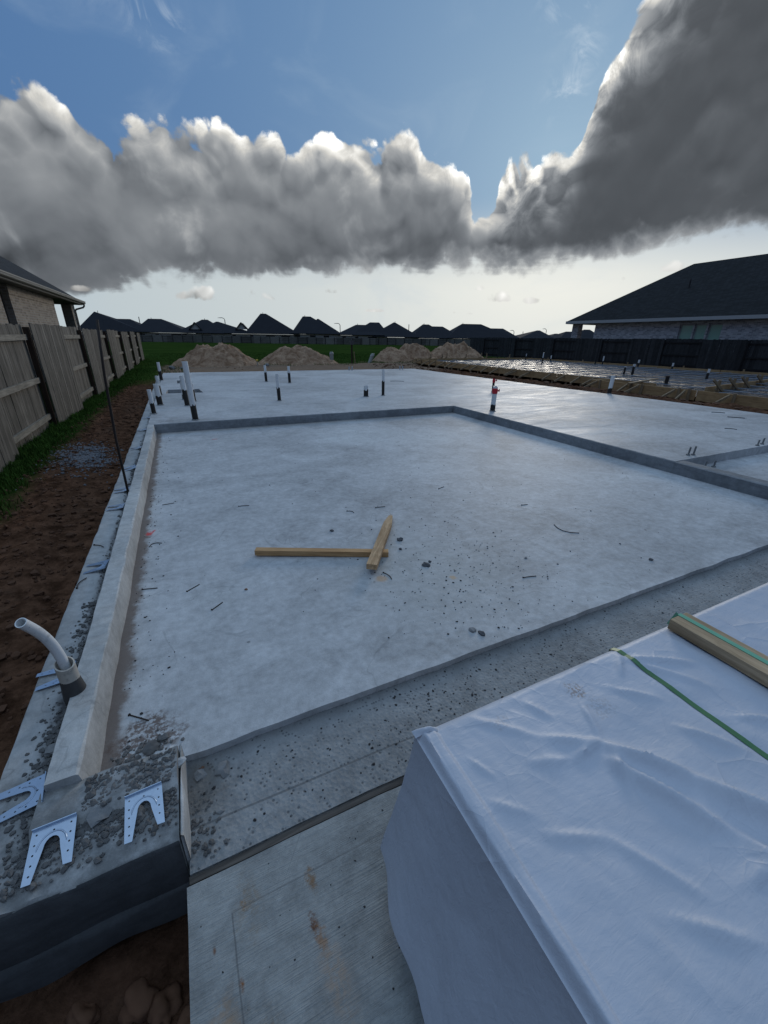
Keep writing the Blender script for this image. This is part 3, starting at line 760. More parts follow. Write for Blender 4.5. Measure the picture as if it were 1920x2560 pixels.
# clods and gravel in the strip beside the slab
it = []
for i in range(4200):
    x = rnd.uniform(-2.0, -0.78); y = rnd.uniform(0.2, 1) ** 1.6 * 16 - .5
    s = rnd.choice((0.005, 0.007, 0.010, 0.014, 0.024)) * rnd.uniform(.6, 1.3)
    it.append((x, y, gz(x, y) + s * .2, s, 0.85))
for i in range(900):
    x = rnd.uniform(10.5, 13.6); y = rnd.uniform(3.5, 25); it.append((x, y, gz(x, y), rnd.choice((0.03, 0.05, 0.09)) * rnd.uniform(.6, 1.2), 0.5))
for i in range(160):
    x = rnd.uniform(-1.3, -0.25); y = rnd.uniform(0.0, 0.82); it.append((x, y, gz(x, y), rnd.choice((0.015, 0.03, 0.05)) * rnd.uniform(.6, 1.2), 0.6))
kind(scatter('dirt', M['clod'], it, None), 'stuff')
it = []
for i in range(1700):
    x = rnd.gauss(-1.42, 0.19); y = rnd.gauss(6.85, 0.40) - (x + 1.3) * 0.5
    if -1.95 < x < -0.80: it.append((x, y, gz(x, y) + 0.004, rnd.uniform(0.006, 0.018), 0.7))
scatter('gravel', M['gravelstone'], it)
it = []
for i in range(170):
    x = rnd.uniform(-1.0, 12); y = rnd.uniform(17.7, 26.0); it.append((x, y, gz(x, y), rnd.uniform(.02, .07), .6))
scatter('gravel', M['sand'], it)
# grass along the fence and at the edge of the field
def blades(pts, hmin, hmax, wid):
    b = MB()
    for (x, y) in pts:
        z = gz(x, y) - 0.01; h = rnd.uniform(hmin, hmax); a = rnd.uniform(0, 6.28); l = h * rnd.uniform(0.2, 0.7); w = wid * rnd.uniform(.6, 1.2)
        cx, cy = math.cos(a), math.sin(a); px, py = -cy * w, cx * w
        b.add([(x - px, y - py, z), (x + px, y + py, z), (x + cx * l * .35 - px * .8, y + cy * l * .35 - py * .8, z + h * .6), (x + cx * l * .35 + px * .8, y + cy * l * .35 + py * .8, z + h * .6), (x + cx * l, y + cy * l, z + h)],
              [(0, 1, 3, 2), (2, 3, 4)])
    return b
pts = []
while len(pts) < 26000:
    y = 3.6 + 22 * rnd.random() ** 1.8; x = -2.34 + abs(rnd.gauss(0, 0.26 if y < 16 else 0.5))
    edge = -1.86 + 0.22 * mnoise.noise(Vector((y * 0.9, 2.0, 0))) + sst(13, 20, y) * 0.9 + (0.12 if 4.5 < y < 6.6 else 0)
    if x < edge and mnoise.noise(Vector((x * 4, y * 4, 3))) > -0.30: pts.append((x, y))
kind(blades(pts, 0.03, 0.11, 0.0045).build('grass', M['grassblade']), 'stuff')
pts = []
while len(pts) < 22000:
    x = rnd.uniform(-2.3, 24); y = rnd.uniform(26.5, 46)
    if x < 0.2: y = rnd.uniform(17, 46)
    if mnoise.noise(Vector((x * .8, y * .8, 3))) > -0.25 - (0.4 if y > 30 else 0): pts.append((x, y))
kind(blades(pts, 0.05, 0.16, 0.010).build('grass', M['grassblade']), 'stuff')

# ================================================================= fences
def fence(name, label, X, face, ys, ztop, zbase, mats, lead, tint_first=0):
    """good-neighbour fence along Y: sections show boards or rails in turn; face=+1 looks towards +X"""
    f = thing(name, label, 'fence', (X, ys[0], zbase))
    for k in range(len(ys) - 1):
        y0, y1 = ys[k], ys[k + 1]; front = (k % 2 == lead)
        b = MB(); n = int(round((y1 - y0) / 0.142)); w = (y1 - y0) / n
        xb = X + face * (0.085 if front else -0.045)
        for i in range(n):
            t = rnd.uniform(-.018, .012); lean = rnd.uniform(-.006, .006); dx = rnd.uniform(-.004, .004)
            a, c = y0 + i * w + .003, y0 + (i + 1) * w - .003; zt = ztop + t + 0.02 * math.sin(k * 1.7); zb = zbase + rnd.uniform(-.02, .03)
            x0, x1 = xb + dx, xb + dx + face * 0.017
            b.add([(x0, a, zb), (x1, a, zb), (x1, c, zb), (x0, c, zb), (x0, a + lean, zt), (x1, a + lean, zt), (x1, c + lean, zt), (x0, c + lean, zt)],
                  [(0, 3, 2, 1), (4, 5, 6, 7), (0, 1, 5, 4), (1, 2, 6, 5), (2, 3, 7, 6), (3, 0, 4, 7)])
        b.build('board_panel', mats[0], f)
        xs = X + (face * 0.062 if front else face * 0.0)
        for zr in (zbase + 0.22, zbase + 0.86, ztop - 0.215):
            r = MB(); j = rnd.uniform(-.012, .012); r.beam((xs, y0 + .01, zr + j), (xs, y1 - .01, zr - j * .5), 0.04, 0.088); r.build('rail', mats[1], f)
    for y in ys:
        p = MB(); j = rnd.uniform(-.012, .012); p.beam((X + face * 0.028, y, zbase - .05), (X + face * .028 + j, y + j, ztop - 0.05), 0.086, 0.086, (0, 1, 0)); p.build('post', mats[2], f)
    return f
fence('wood_fence', 'weathered grey board fence running along the dirt strip left of the slab', -2.33, 1, [0.0 + 2.4 * k for k in range(16)], 1.545, -0.24, (M['fence'], M['fencerail'], M['fencepost']), 0)
fence('wood_fence', 'dark stained board fence behind the timber formwork on the right', 30.5, -1, [-3.0 + 2.44 * k for k in range(19)], 1.66, -0.2, (M['darkfence'], M['darkpost'], M['darkpost']), 1)
FA = Vector((-8.1, 128.1)); FU = Vector((0.95902465, -0.28332264)); FN = Vector((0.28332264, 0.95902465))
def fp(s, o): q = FA + FU * s + FN * o; return q.x, q.y
ff = thing('wood_fence', 'long low board fence across the far side of the green field', 'fence', (*fp(-12, 0), -0.35))
for k in range(44):
    s0 = -14 + k * 2.44; t = rnd.uniform(-.05, .04); b = MB(); b.beam((*fp(s0 + .04, 0), 0.53 + t), (*fp(s0 + 2.40, 0), 0.53 + t), 0.03, 1.85); b.build('board_panel', M['farfence'], ff)
    if k % 2 == 0:
        for z in (0.0, 0.7, 1.2): b = MB(); b.beam((*fp(s0 + .06, -0.05), z), (*fp(s0 + 2.38, -.05), z), .05, .09); b.build('rail', M['farfence'], ff)
    b = MB(); b.beam((*fp(s0, -0.06), -.4), (*fp(s0, -.06), 1.50 + t), .12, .12, (0, 1, 0)); b.build('post', M['darkpost'], ff)

# ================================================================= houses
def hip(b, corners, ridge, ze, zr, drop=0.16):
    """corners in order, ridge ends lying between corners 0/3 and 1/2"""
    c = [(*p, ze) for p in corners]; r = [(*p, zr) for p in ridge]; l = [(*p, ze - drop) for p in corners]
    b.add(c + r + l, [(0, 1, 5, 4), (2, 3, 4, 5), (1, 2, 5), (3, 0, 4), (0, 6, 7, 1), (1, 7, 8, 2), (2, 8, 9, 3), (3, 9, 6, 0), (6, 9, 8, 7)])
# right-hand house behind the dark fence
h = thing('brick_house', 'whitewashed brick house with a big dark hip roof beyond the right fence', 'house', (37, 10, -0.1))
b = MB(); hip(b, [(32.0, -12.0), (32.0, 29.1), (44.14, 29.1), (44.14, -12.0)], [(38.07, -6.0), (38.07, 23.03)], 3.05, 7.2, 0.02)
rf = b.build('roof', M['roof'], h)
b = MB(); b.box(31.93, 31.99, -12.0, 29.15, 2.84, 3.055); b.box(31.99, 44.14, 29.10, 29.16, 2.84, 3.055); b.build('fascia', M['trim'], rf)
b = MB(); b.box(31.99, 44.1, -12, 29.09, 2.83, 2.86); b.build('soffit', M['soffit'], rf)
b = MB(); b.tube([(35.2, 21.2, 5.2), (35.2, 21.2, 5.75)], 0.05, 10); b.tube([(34.9, 9.5, 5.0), (34.9, 9.5, 5.5)], 0.06, 10); b.build('vent_pipe', M['dark'], rf)
b = MB()
WY = [(16.72, 17.55), (17.67, 18.42), (18.52, 19.42)]
edges = [-11.5] + [e for w in WY for e in w] + [26.4]
for i in range(0, len(edges), 2): b.box(32.45, 43.6, edges[i], edges[i + 1], -0.15, 2.84) if i in (0, 6) else b.box(32.45, 32.75, edges[i], edges[i + 1], -0.15, 2.84)
for (a, c) in WY: b.box(32.45, 32.75, a, c, -0.15, 0.75); b.box(32.47, 32.75, a, c, 2.62, 2.84)
b.box(32.9, 43.6, 16.7, 19.45, -0.15, 2.84); b.build('wall', M['greybrick'], h)
for (a, c) in WY:
    w = MB(); w.box(32.58, 32.66, a, a + .07, .75, 2.62); w.box(32.58, 32.66, c - .07, c, .75, 2.62); w.box(32.58, 32.66, a + .07, c - .07, 2.55, 2.62); w.box(32.58, 32.66, a + .07, c - .07, 1.62, 1.66); w.box(32.58, 32.66, a + .07, c - .07, .75, .82)
    wo = w.build('window', M['trim'], h); w = MB(); w.box(32.60, 32.61, a + .07, c - .07, .82, 2.55); w.build('pane', M['glass'], wo)
b = MB(); b.box(32.42, 32.95, 28.1, 28.75, -0.15, 2.84); b.build('porch_column', M['greybrick'], h)
b = MB(); b.box(43.0, 43.5, 28.1, 28.7, -0.15, 2.84); b.build('porch_column', M['greybrick'], h)

# left-hand house behind the grey fence
h = thing('brick_house', 'tan brick house with gutter and downpipe beyond the left fence', 'house', (-10, 20, -0.1))
b = MB(); hip(b, [(-4.45, 30.8), (-4.45, 8.0), (-17.0, 8.0), (-17.0, 30.8)], [(-10.7, 24.5), (-10.7, 14.0)], 3.10, 7.35, 0.02)
rf = b.build('roof', M['roof'], h)
b = MB(); b.box(-4.46, -4.42, 8, 30.83, 2.92, 3.105); b.box(-17, -4.46, 30.80, 30.84, 2.92, 3.105); b.build('fascia', M['darktrim'], rf)
b = MB(); b.tube([(-4.36, 8.0, 3.02), (-4.36, 30.9, 3.02)], 0.065, 10); b.box(-4.43, -4.29, 8.0, 30.9, 3.06, 3.10); b.build('gutter', M['darktrim'], rf)
b = MB(); b.box(-16.9, -4.46, 8.1, 30.79, 2.90, 2.93); b.build('soffit', M['soffit'], rf)
b = MB(); b.box(-5.15, -4.85, 19.5, 25.8, -0.2, 2.60); b.box(-5.15, -4.86, 9.0, 18.6, -0.2, 2.90); b.box(-16.0, -5.2, 9.0, 19.4, -0.2, 2.90); b.build('wall', M['tanbrick'], h)
b = MB()
for i in range(82): b.box(-5.16, -4.835, 19.5 + i * .0768, 19.5 + i * .0768 + .067, 2.605, 2.90)
b.build('soldier_course', M['tanbrick'], h)
b = MB(); b.box(-5.32, -4.87, 29.85, 30.3, -0.2, 2.90); b.build('porch_column', M['tanbrick'], h)
b = MB(); b.tube([(-4.36, 30.6, 2.98), (-4.36, 30.62, 2.86), (-4.42, 30.58, 2.78), (-4.75, 30.40, 2.66), (-4.80, 30.36, 2.58), (-4.80, 30.36, -0.1)], 0.045, 10); b.build('downpipe', M['darktrim'], h)
b = MB(); b.box(-4.86, -4.80, 30.26, 30.33, -0.2, 2.90); b.build('corner_trim', M['darktrim'], h)
b = MB(); b.box(-5.12, -5.05, 18.62, 19.48, -0.2, 2.86); b.build('dark_opening_panel', M['dark'], h)  # solid dark panel, the opening's inner shade put into its colour

FH = [('h1', [(-20.3, -3.0, -17.1, -17.0, 7.23, 2.18), (-16.6, -1.6, -13.9, -8.0, 5.52, 2.23)], 'large dark far house, its tall roof half hidden behind the left porch'),
 ('h2', [(-6.0, 9.0, -3.2, 0.4, 5.72, 2.20)], 'low far house with a short flat ridge just past the left fence end'),
 ('h3', [(5.5, 18.5, 11.6, 13.2, 5.79, 2.16), (9.8, 26.1, 15.5, 16.1, 5.32, 2.26)], 'far house with twin low roofs and one pale gable behind the leftmost sand pile'),
 ('h4', [(24.2, 39.7, 28.5, 30.1, 7.75, 2.27)], 'far house with the tallest sharp pyramid roof, above the left two sand piles'),
 ('h5', [(37.4, 51.9, 40.9, 43.2, 7.27, 2.47), (41.1, 52.4, 45.2, 45.6, 6.68, 2.51)], 'far house with a tall roof stepping down to the right, above the second sand pile'),
 ('h6', [(50.7, 65.3, 57.1, 60.5, 5.26, 2.35), (55.3, 66.9, 61.5, 64.4, 6.03, 2.40)], 'wide low far house with stepped ridges and a pale porch strip, above the utility post'),
 ('h7', [(61.6, 76.6, 69.0, 69.5, 6.15, 1.97)], 'far house with a single pointed roof above the double sand pile'),
 ('h8', [(73.8, 86.6, 78.5, 80.5, 5.77, 1.79), (76.3, 90.5, 81.3, 85.1, 5.25, 1.84)], 'far house with a long low ridge above the rightmost sand pile'),
 ('h9', [(85.0, 107.9, 91.5, 98.0, 6.17, 1.91), (93.1, 109.9, 100.8, 105.8, 5.02, 1.98)], 'broad far house with a wide flat ridge where the dark fence begins'),
 ('h10', [(109.2, 121.7, 117.9, 118.9, 4.68, 2.18)], 'far house with a rounded peak, first one past the wide flat-ridged house'),
 ('h11', [(118.9, 126.0, 124.6, 125.5, 3.80, 2.04)], 'smallest far rooftop just left of the whitewashed house porch'),
 ('h12', [(122.5, 137.5, 128.5, 132.1, 4.51, 1.91), (128.9, 140.5, 135.0, 137.2, 5.23, 1.97)], 'far rooftop seen through the porch of the whitewashed house')]
for name, parts, label in FH:
    s0 = min(p[0] for p in parts); s1 = max(p[1] for p in parts)
    h = thing('far_house', label, 'house', (*fp((s0 + s1) / 2, 18), -0.35), 'far houses beyond the field fence')
    for i, (a, c, ra, rb, zr, ze) in enumerate(parts):
        o0, o1, om = (12.0, 24.0, 18.0) if i == 0 else (12.6, 23.4, 18.0)
        b = MB(); hip(b, [fp(a, o0), fp(c, o0), fp(c, o1), fp(a, o1)], [fp(ra, om), fp(max(rb, ra + .15), om)], ze, zr, 0.10); rf = b.build('roof', M['farroof'], h)
        if i == 0 and name not in ('h10', 'h11', 'h12'):
            b = MB(); v = fp(ra + .6, om + .8); b.tube([(*v, zr - 1.2), (*v, zr + .35)], .07, 6); b.build('vent_pipe', M['dark'], rf)
        b = MB()
        if i == 0: c2, a2 = c - .6, a + .6
        q = [fp(a + .6, o0 + .7), fp(c - .6, o0 + .7), fp(c - .6, o1 - .7), fp(a + .6, o1 - .7)]
        b.prism(q[::1], -0.4, ze - 0.2 + i * .003); b.build('wall', M['farbrick'], h)
        n = max(1, int((c - a) / 4.6))
        for k in range(n):
            w0 = a + 1.4 + k * (c - a - 2.8) / n + rnd.uniform(0, .5); ww = rnd.choice((0.9, 1.6, 2.6)); w = MB()
            w.beam((*fp(w0, o0 + .66), ze - 1.25), (*fp(w0 + ww, o0 + .66), ze - 1.25), .12, 1.5); w.build('window', M['dark'], h)
            w = MB(); w.beam((*fp(w0 + ww + .1, o0 + .62), ze - 1.3), (*fp(w0 + ww + .3, o0 + .62), ze - 1.3), .2, 2.2); w.build('porch_post', M['trim'], h)
# gable on the twin-roofed house and dormer beside the pyramid roof
for hs, o, zt in ((10.6, 13.2, 4.75), (23.2, 14.0, 5.0)):
    par = [q for q in COL.objects if q.name.startswith('far_house')][2 if hs < 20 else 3]
    b = MB(); p0, p1, pt = (*fp(hs - 1.5, o), zt - 1.7), (*fp(hs + 1.5, o), zt - 1.7), (*fp(hs, o), zt)
    q0, q1, qt = (*fp(hs - 1.5, o + 4), zt - 1.7), (*fp(hs + 1.5, o + 4), zt - 1.7), (*fp(hs, o + 4), zt)
    b.add([p0, p1, pt], [(0, 1, 2)]); b.build('gable', M['farbrick'], par)
    k = 0.25; b = MB(); b.beam((*fp(hs - 1.75, o - .1), zt - 1.85), (*fp(hs, o - .1), zt + .1), 0.5, 0.22); b.beam((*fp(hs + 1.75, o - .1), zt - 1.85), (*fp(hs, o - .1), zt + .1), .5, .22)
    b.add([p0, pt, qt, q0, p1, q1], [(0, 1, 2, 3), (1, 4, 5, 2)]); b.build('gable_roof', M['farroof'], par)
for (s, z, arm, label) in ((-15.3, 7.1, 0, 'slim straight pole above the roof gap nearest the end of the left fence'), (12.95, 7.2, 1, 'far street lamp with a curved arm above the twin-roofed house'),
        (53.7, 6.2, 1, 'far street lamp with a curved arm between the stepped roof and the wide low house'), (79.8, 6.5, 0, 'slim straight pole between the pointed roof and the long low ridge'),
        (126.4, 4.8, 0, 'short slim pole left of the rounded far roof'), (122.6, 5.0, 1, 'far street lamp leaning left of the rounded far roof'), (136.3, 5.8, 1, 'far street lamp with a curved arm right of the rounded far roof')):
    x, y = fp(s, 45); t = thing('street_lamp' if arm else 'utility_pole', label, 'street lamp' if arm else 'pole', (x, y, -0.35))
    b = MB(); b.tube([(x, y, -.35), (x, y, z - (.5 if arm else 0))], .13, 6); b.build('pole', M['polemetal'], t)
    if arm:
        b = MB(); b.tube([(x, y, z - .5), (x - .2, y, z - .1), (x - .8, y, z + .15), (x - 1.5, y, z + .1)], .10, 6); b.build('arm', M['polemetal'], t)
        b = MB(); b.rock((x - 1.8, y, z + .08), (.4, .15, .1), 2, seed=1, yaw=0); b.build('lamp_head', M['polemetal'], t)

# ================================================================= sand piles
def pile(label, cx, cy, rx, ry, H, seed, twin=None):
    def fn(u, v):
        x = (u * 2 - 1) * 1.25; y = (v * 2 - 1) * 1.25
        def prof(px, py, k):
            a = math.atan2(py, px); r = math.hypot(px, py) * (1 + 0.13 * mnoise.noise(Vector((math.cos(a) * 1.3 + seed, math.sin(a) * 1.3, 0))))
            hh = min(1.0, 1.42 * (1 - r)) if r < 1 else 0.0
            hh = 1 - (1 - max(hh, 0)) ** 1.15
            return hh * k
        h = prof(x, y, 1.0)
        if twin: h = max(prof((x - 0.24) / 0.80, y / .95, 1.0), prof((x + 0.30) / 0.62, (y + .12) / .8, twin))
        wx, wy = cx + x * rx, cy + y * ry
        a = math.atan2(y, x); rill = mnoise.noise(Vector((math.cos(a) * 5, math.sin(a) * 5, seed))) * 0.10 * h * (1.15 - h) * 3
        n = 0.16 * fbm(wx * 1.3 + seed, wy * 1.3, h) * (h > 0.01) + 0.05 * fbm(wx * 5, wy * 5, seed) * min(1, h * 6)
        return (wx, wy, -0.27 + H * h + (n * H + rill * H) * (0.35 + h))
    b = MB(); b.grid(96, 72, fn); b.v = [q - Vector((0, 0, 0)) for q in b.v]
    return tag(b.build('sand_pile', M['sand'], smooth=True, origin=(cx, cy, -0.27)), label, 'sand pile', 'sand piles beyond the slab')
pile('rough brown sand pile with a lump on its left shoulder, leftmost of the row', 2.25, 28.3, 2.55, 1.9, 1.14, 1.0)
pile('smooth low brown sand pile, second in the row beside the short grey pipe', 7.3, 28.9, 2.75, 1.8, 1.03, 5.3)
pile('double peaked sand pile with a small sharp left summit', 16.2, 30.2, 3.1, 1.9, 1.20, 9.1, 0.80)
pile('broad sand pile at the foot of the dark fence, rightmost of the row', 22.6, 32.6, 3.5, 2.0, 1.28, 14.6)
for i, (x, y, s, lab) in enumerate(((-0.35, 24.4, .17, 'pale rounded rock at the left toe of the leftmost sand pile'), (0.1, 24.9, .12, 'second pale rock at the left toe of the leftmost sand pile'), (4.75, 26.2, .16, 'pale rock in the gap between the left two sand piles'))):
    b = MB(); b.rock((x, y, gz(x, y) + s * .3), s, 2, .75); tag(b.build('rock', M['stone'], origin=(x, y, gz(x, y))), lab, 'rock', 'rocks by the sand piles')
# utility bits at the field edge
def pedestal(x, y, h, lean, label):
    t = thing('utility_pedestal', label, 'pedestal', (x, y, -0.28)); b = MB()
    b.lathe((x, y, -0.28), [(0.001, 0), (.13, 0), (.13, h - .06), (.10, h), (.001, h)], 14, 0, lean); b.build('post_body', M['grey'], t)
    b = MB(); b.lathe((x + lean[0] * (h - .16), y, -0.28 + h - .16), [(.135, 0), (.145, .01), (.145, .05), (.135, .06)], 14, 0, lean); b.build('collar', M['trim'], t)
pedestal(9.5, 28.3, 0.80, (0.02, 0), 'short upright grey pipe pedestal right of the second sand pile')
pedestal(12.0, 27.6, 0.72, (0.42, 0), 'tilted grey pipe pedestal leaning to the right at the field edge')
t = thing('utility_post', 'thin dark utility post with a box on top at the field edge', 'post', (10.9, 28.0, -0.28))
b = MB(); b.beam((10.9, 28, -.3), (10.88, 28, 1.18), .09, .09, (0, 1, 0)); b.build('post_body', M['fencepost'], t)
b = MB(); b.box(10.76, 11.02, 27.9, 28.06, 0.98, 1.22); b.box(10.86, 10.91, 27.95, 28.0, 1.22, 1.5); b.build('meter_box', M['polemetal'], t)
b = MB(); b.beam((11.08, 27.9, -.3), (11.0, 27.9, .55), .05, .05, (0, 1, 0)); tag(b.build('wooden_stake', M['stakewood'], origin=(11.08, 27.9, -.3)), 'pale wooden stake leaning on the thin utility post', 'stake')
t = thing('marker', 'small yellow capped marker between the left two sand piles', 'marker', (4.35, 27.3, -0.25))
b = MB(); b.tube([(4.35, 27.3, -.3), (4.36, 27.3, .0)], .03, 8); b.build('rod', M['grey'], t); b = MB(); b.rock((4.36, 27.3, .04), .07, 2, 1.0, 2.0); b.build('cap', M['yellow'], t)

# ================================================================= pipes standing in the slab
def pipe(x, y, z, h, r, tar, label, lean=(0, 0), white=True, group='plastic stub pipes standing in the main slab', tape=0, base_mat=None):
    t = thing('drain_pipe', label, 'pipe', (x, y, z), group)
    if white:
        b = MB(); b.lathe((x, y, z), [(r, -.02), (r, h), (r * .84, h), (r * .84, -.02)], 20, 0, lean); b.build('pipe_wall', M['pvc'], t, smooth=True, angle=40)
    if tar:
        b = MB(); b.lathe((x, y, z), [(r + .002, -.02), (r + .003, tar, .022 if white else 0), (r * .82, tar, 0)] if not white else [(r + .003, -.02), (r + .003, tar, .028), (r - .002, tar)], 20, 0, lean)
        b.build('tar_coating', M['tar'], t, smooth=True, angle=40)
    b = MB(); b.lathe((x, y, z), [(r + .02, -.02), (r + .018, .004, .003), (r + .004, .016, .006), (r, -.02)], 16, 0, (0, 0)); b.build('mortar_collar', M['stone'], t, smooth=True)
    if tape:
        b = MB(); b.lathe((x, y, z), [(r + .003, tape), (r + .009, tape + .02, .004), (r + .008, tape + .085, .006), (r + .002, tape + .10)], 20, 0, lean)
        b.add([(x + r, y - .01, z + tape + .05), (x + r + .06, y - .02, z + tape + .09), (x + r + .055, y - .02, z + tape + .03)], [(0, 1, 2)]); b.build('red_tape', M['redtape'], t)
    return t
Z = 0.13
pipe(-0.53, 8.2, Z, 0.41, 0.033, 0.185, 'white stub pipe at the slab edge, closest of the left edge row', (-.02, 0))
pipe(-0.46, 9.25, Z, 0.40, 0.048, 0.16, 'thick white stub pipe second along the left slab edge', (-.03, 0))
pipe(-0.50, 10.9, Z, 0.42, 0.034, 0.20, 'white stub pipe third along the left slab edge', (-.02, 0))
pipe(-0.56, 14.6, Z, 0.52, 0.042, 0.27, 'white stub pipe farthest along the left slab edge', (-.02, 0))
pipe(0.10, 7.36, Z, 0.90, 0.043, 0.235, 'tallest white pipe, rising beside the back left corner of the garage step', (-.02, 0))
pipe(0.02, 9.0, Z, 0.56, 0.042, 0.30, 'stained white pipe just behind the tallest pipe', (-.03, 0))
pipe(0.17, 9.6, Z, 0.36, 0.032, 0.24, 'short dark pipe tucked behind the tallest pipe', (-.02, 0))
pipe(-0.02, 9.95, Z, 0.36, 0.030, 0.10, 'thin short white pipe beside the tub box-out', (0, 0))
pipe(2.34, 13.3, Z, 0.475, 0.036, 0.27, 'left of the two far white pipes standing close together mid slab', (-.01, 0))
pipe(2.42 + .5, 12.7, Z, 0.475, 0.036, 0.29, 'right of the two far white pipes standing close together mid slab', (-.01, 0))
pipe(1.84, 9.1, Z, 0.55, 0.034, 0.26, 'white pipe with black base alone in the middle of the main slab', (-.015, 0))
pipe(3.88, 9.1, Z, 0.25, 0.052, 0.15, 'short fat stub pipe with a dark jagged coating', (0, 0))
pipe(4.35, 9.15, Z, 0.60, 0.032, 0.33, 'slim upright pipe right of the short fat stub', (0, 0))
pipe(5.37, 6.32, Z, 0.47, 0.045, 0.12, 'white pipe wrapped with red tape by the garage step', (.01, 0), tape=0.33)
pipe(7.45, 8.85, Z, 0.33, 0.028, 0.33, 'thin black riser with a red taped top on the right of the slab', (0, 0), white=False, tape=0.24)
pipe(10.28, 7.52, Z, 0.46, 0.050, 0.14, 'white pipe at the right slab edge before the formwork', (.05, 0))
# thin rebar rod standing at the curb
b = MB(); b.tube([(-0.585, 3.98, 0.05), (-0.575, 3.975, 0.6), (-0.545, 3.97, 1.1), (-0.505, 3.96, 1.50)], 0.010, 8)
tag(b.build('rebar_rod', M['rebar'], origin=(-0.585, 3.98, .09), smooth=True), 'tall thin dark steel rod standing upright in the left curb', 'rod')
# bent conduit in its broken sleeve
t = thing('bent_conduit', 'bent white plastic conduit rising out of a broken sleeve on the left ledge', 'conduit', (-0.565, 1.57, 0.08))
b = MB(); b.lathe((-0.565, 1.565, 0.06), [(0.041, 0), (.041, .05, .004), (.036, .09, .004), (.029, .15), (.024, .15), (.024, 0)], 24, 0, (-.02, 0)); b.build('sleeve', M['greypipe'], t, smooth=True, angle=45)
b = MB()
seg = 28; vs = []; fs = []
for k in range(seg):
    a = 2 * math.pi * k / seg; notch = 0.028 * max(0, math.cos(a + 1.3)) ** 2 + random.uniform(0, .010); top = 0.012 * math.sin(a - .6)
    for (r, z) in ((.0305, .104 + notch), (.0315, .13), (.0315, .200 + top), (.0270, .202 + top), (.0270, .13), (.0270, .104 + notch)):
        vs.append((-0.567 + r * math.cos(a), 1.565 + r * math.sin(a), .06 + z))
for k in range(seg):
    for i in range(6): fs.append((k * 6 + i, ((k + 1) % seg) * 6 + i, ((k + 1) % seg) * 6 + (i + 1) % 6, k * 6 + (i + 1) % 6))
b.add(vs, fs); b.build('broken_collar', pvc('dirty_plastic', (0.52, 0.47, 0.40), 0.9), t, smooth=True, angle=40)
pth = [Vector(q) for q in ((-0.571, 1.575, .12), (-0.572, 1.580, .22), (-0.575, 1.578, .29), (-0.582, 1.565, .365), (-0.592, 1.535, .44), (-0.604, 1.480, .525))]
fine_p = []
for i in range(len(pth) - 1):
    p0, p1, p2, p3 = pth[max(i - 1, 0)], pth[i], pth[i + 1], pth[min(i + 2, len(pth) - 1)]
    for k in range(5):
        u = k / 5; fine_p.append(0.5 * ((2 * p1) + (p2 - p0) * u + (2 * p0 - 5 * p1 + 4 * p2 - p3) * u * u + (3 * p1 - p0 - 3 * p2 + p3) * u ** 3))
fine_p.append(pth[-1])
b = MB(); b.tube(fine_p, 0.0170, 20, False); n0 = len(fine_p)
inner = MB(); inner.tube(fine_p, 0.0140, 20, False)
o = len(b.v); b.v += inner.v; b.f += [tuple(reversed([i + o for i in f])) for f in inner.f]
e0 = (n0 - 1) * 20
b.f += [(e0 + k, e0 + (k + 1) % 20, o + e0 + (k + 1) % 20, o + e0 + k) for k in range(20)]
b.build('conduit', M['pvc'], t, smooth=True, angle=50)

# ================================================================= brick ties
def tie_mesh(w=0.104, L=0.135):
    """flat U-shaped plate with nail holes and an upturned back edge, legs pointing to -y"""
    hw = w / 2; pts = [(-hw, 0), (-hw * 1.03, -L), (-hw * 1.03 + .020, -L - .002), (-hw + .030, -.075)]
    for k in range(9):
        a = math.pi - math.pi * k / 8; pts.append((math.cos(a) * (hw - .033), -.060 + math.sin(a) * .026))
    pts += [(hw - .030, -.075), (hw * 1.03 - .020, -L + .012), (hw * 1.03, -L + .010), (hw, 0)]
    pts = pts[::1]
    holes = []
    for (x, y) in [(-hw + .012, -.015), (0, -.018), (hw - .012, -.015)] + [(sx * (hw - .011 + .0), -.042 - .025 * i) for sx in (-1, 1) for i in range(4) if not (sx > 0 and i == 3)]:
        holes.append([(x + .0027 * math.cos(q * math.pi / 4), y - .0027 * math.sin(q * math.pi / 4)) for q in range(8)])
    b = MB(); b.prism(pts, 0, .0016, holes)
    b.box(-hw, hw, -.001, .0015, .0, .010)
    return b
tb = tie_mesh(); tie_me = None
def tie(x, y, z, rz, label, tilt=0.0, roll=0.0, sc=1.0):
    global tie_me
    if tie_me is None:
        o = tb.build('brick_tie', M['steel']); tie_me = o.data
        rg = MB(); n = 14                                           # pressed rib round the arch
        for sgn in (0,):
            rg.tube([(math.cos(math.pi - math.pi * k / n) * .034, -.062 + math.sin(math.pi - math.pi * k / n) * .040, .0015) for k in range(n + 1)], [.0004] + [.0024] * (n - 1) + [.0004], 6)
        r = rg.build('pressed_rib', M['steel'], o, smooth=True); tie.rib = r.data
    else:
        o = bpy.data.objects.new('brick_tie', tie_me); COL.objects.link(o)
        r = bpy.data.objects.new('pressed_rib', tie.rib); COL.objects.link(r); r.parent = o
    o.location = (x, y, z); o.rotation_euler = (tilt, roll, rz); o.scale = (sc, sc, sc)
    tag(o, label, 'brick tie', 'steel brick ties set in the ledge')
tie(-0.53, 1.045, .104, 0.03, 'shiny U-shaped steel tie flat on the front ledge, left of the pair facing the pit', 0.10)
tie(-0.305, 1.035, .112, 0.06, 'shiny U-shaped steel tie on the front ledge nearest the garage corner', 0.12, 0, .95)
tie(-0.585, 1.185, .101, math.pi * -.5 + .12, 'large steel tie on the left ledge cut by the photo edge', 0.06)
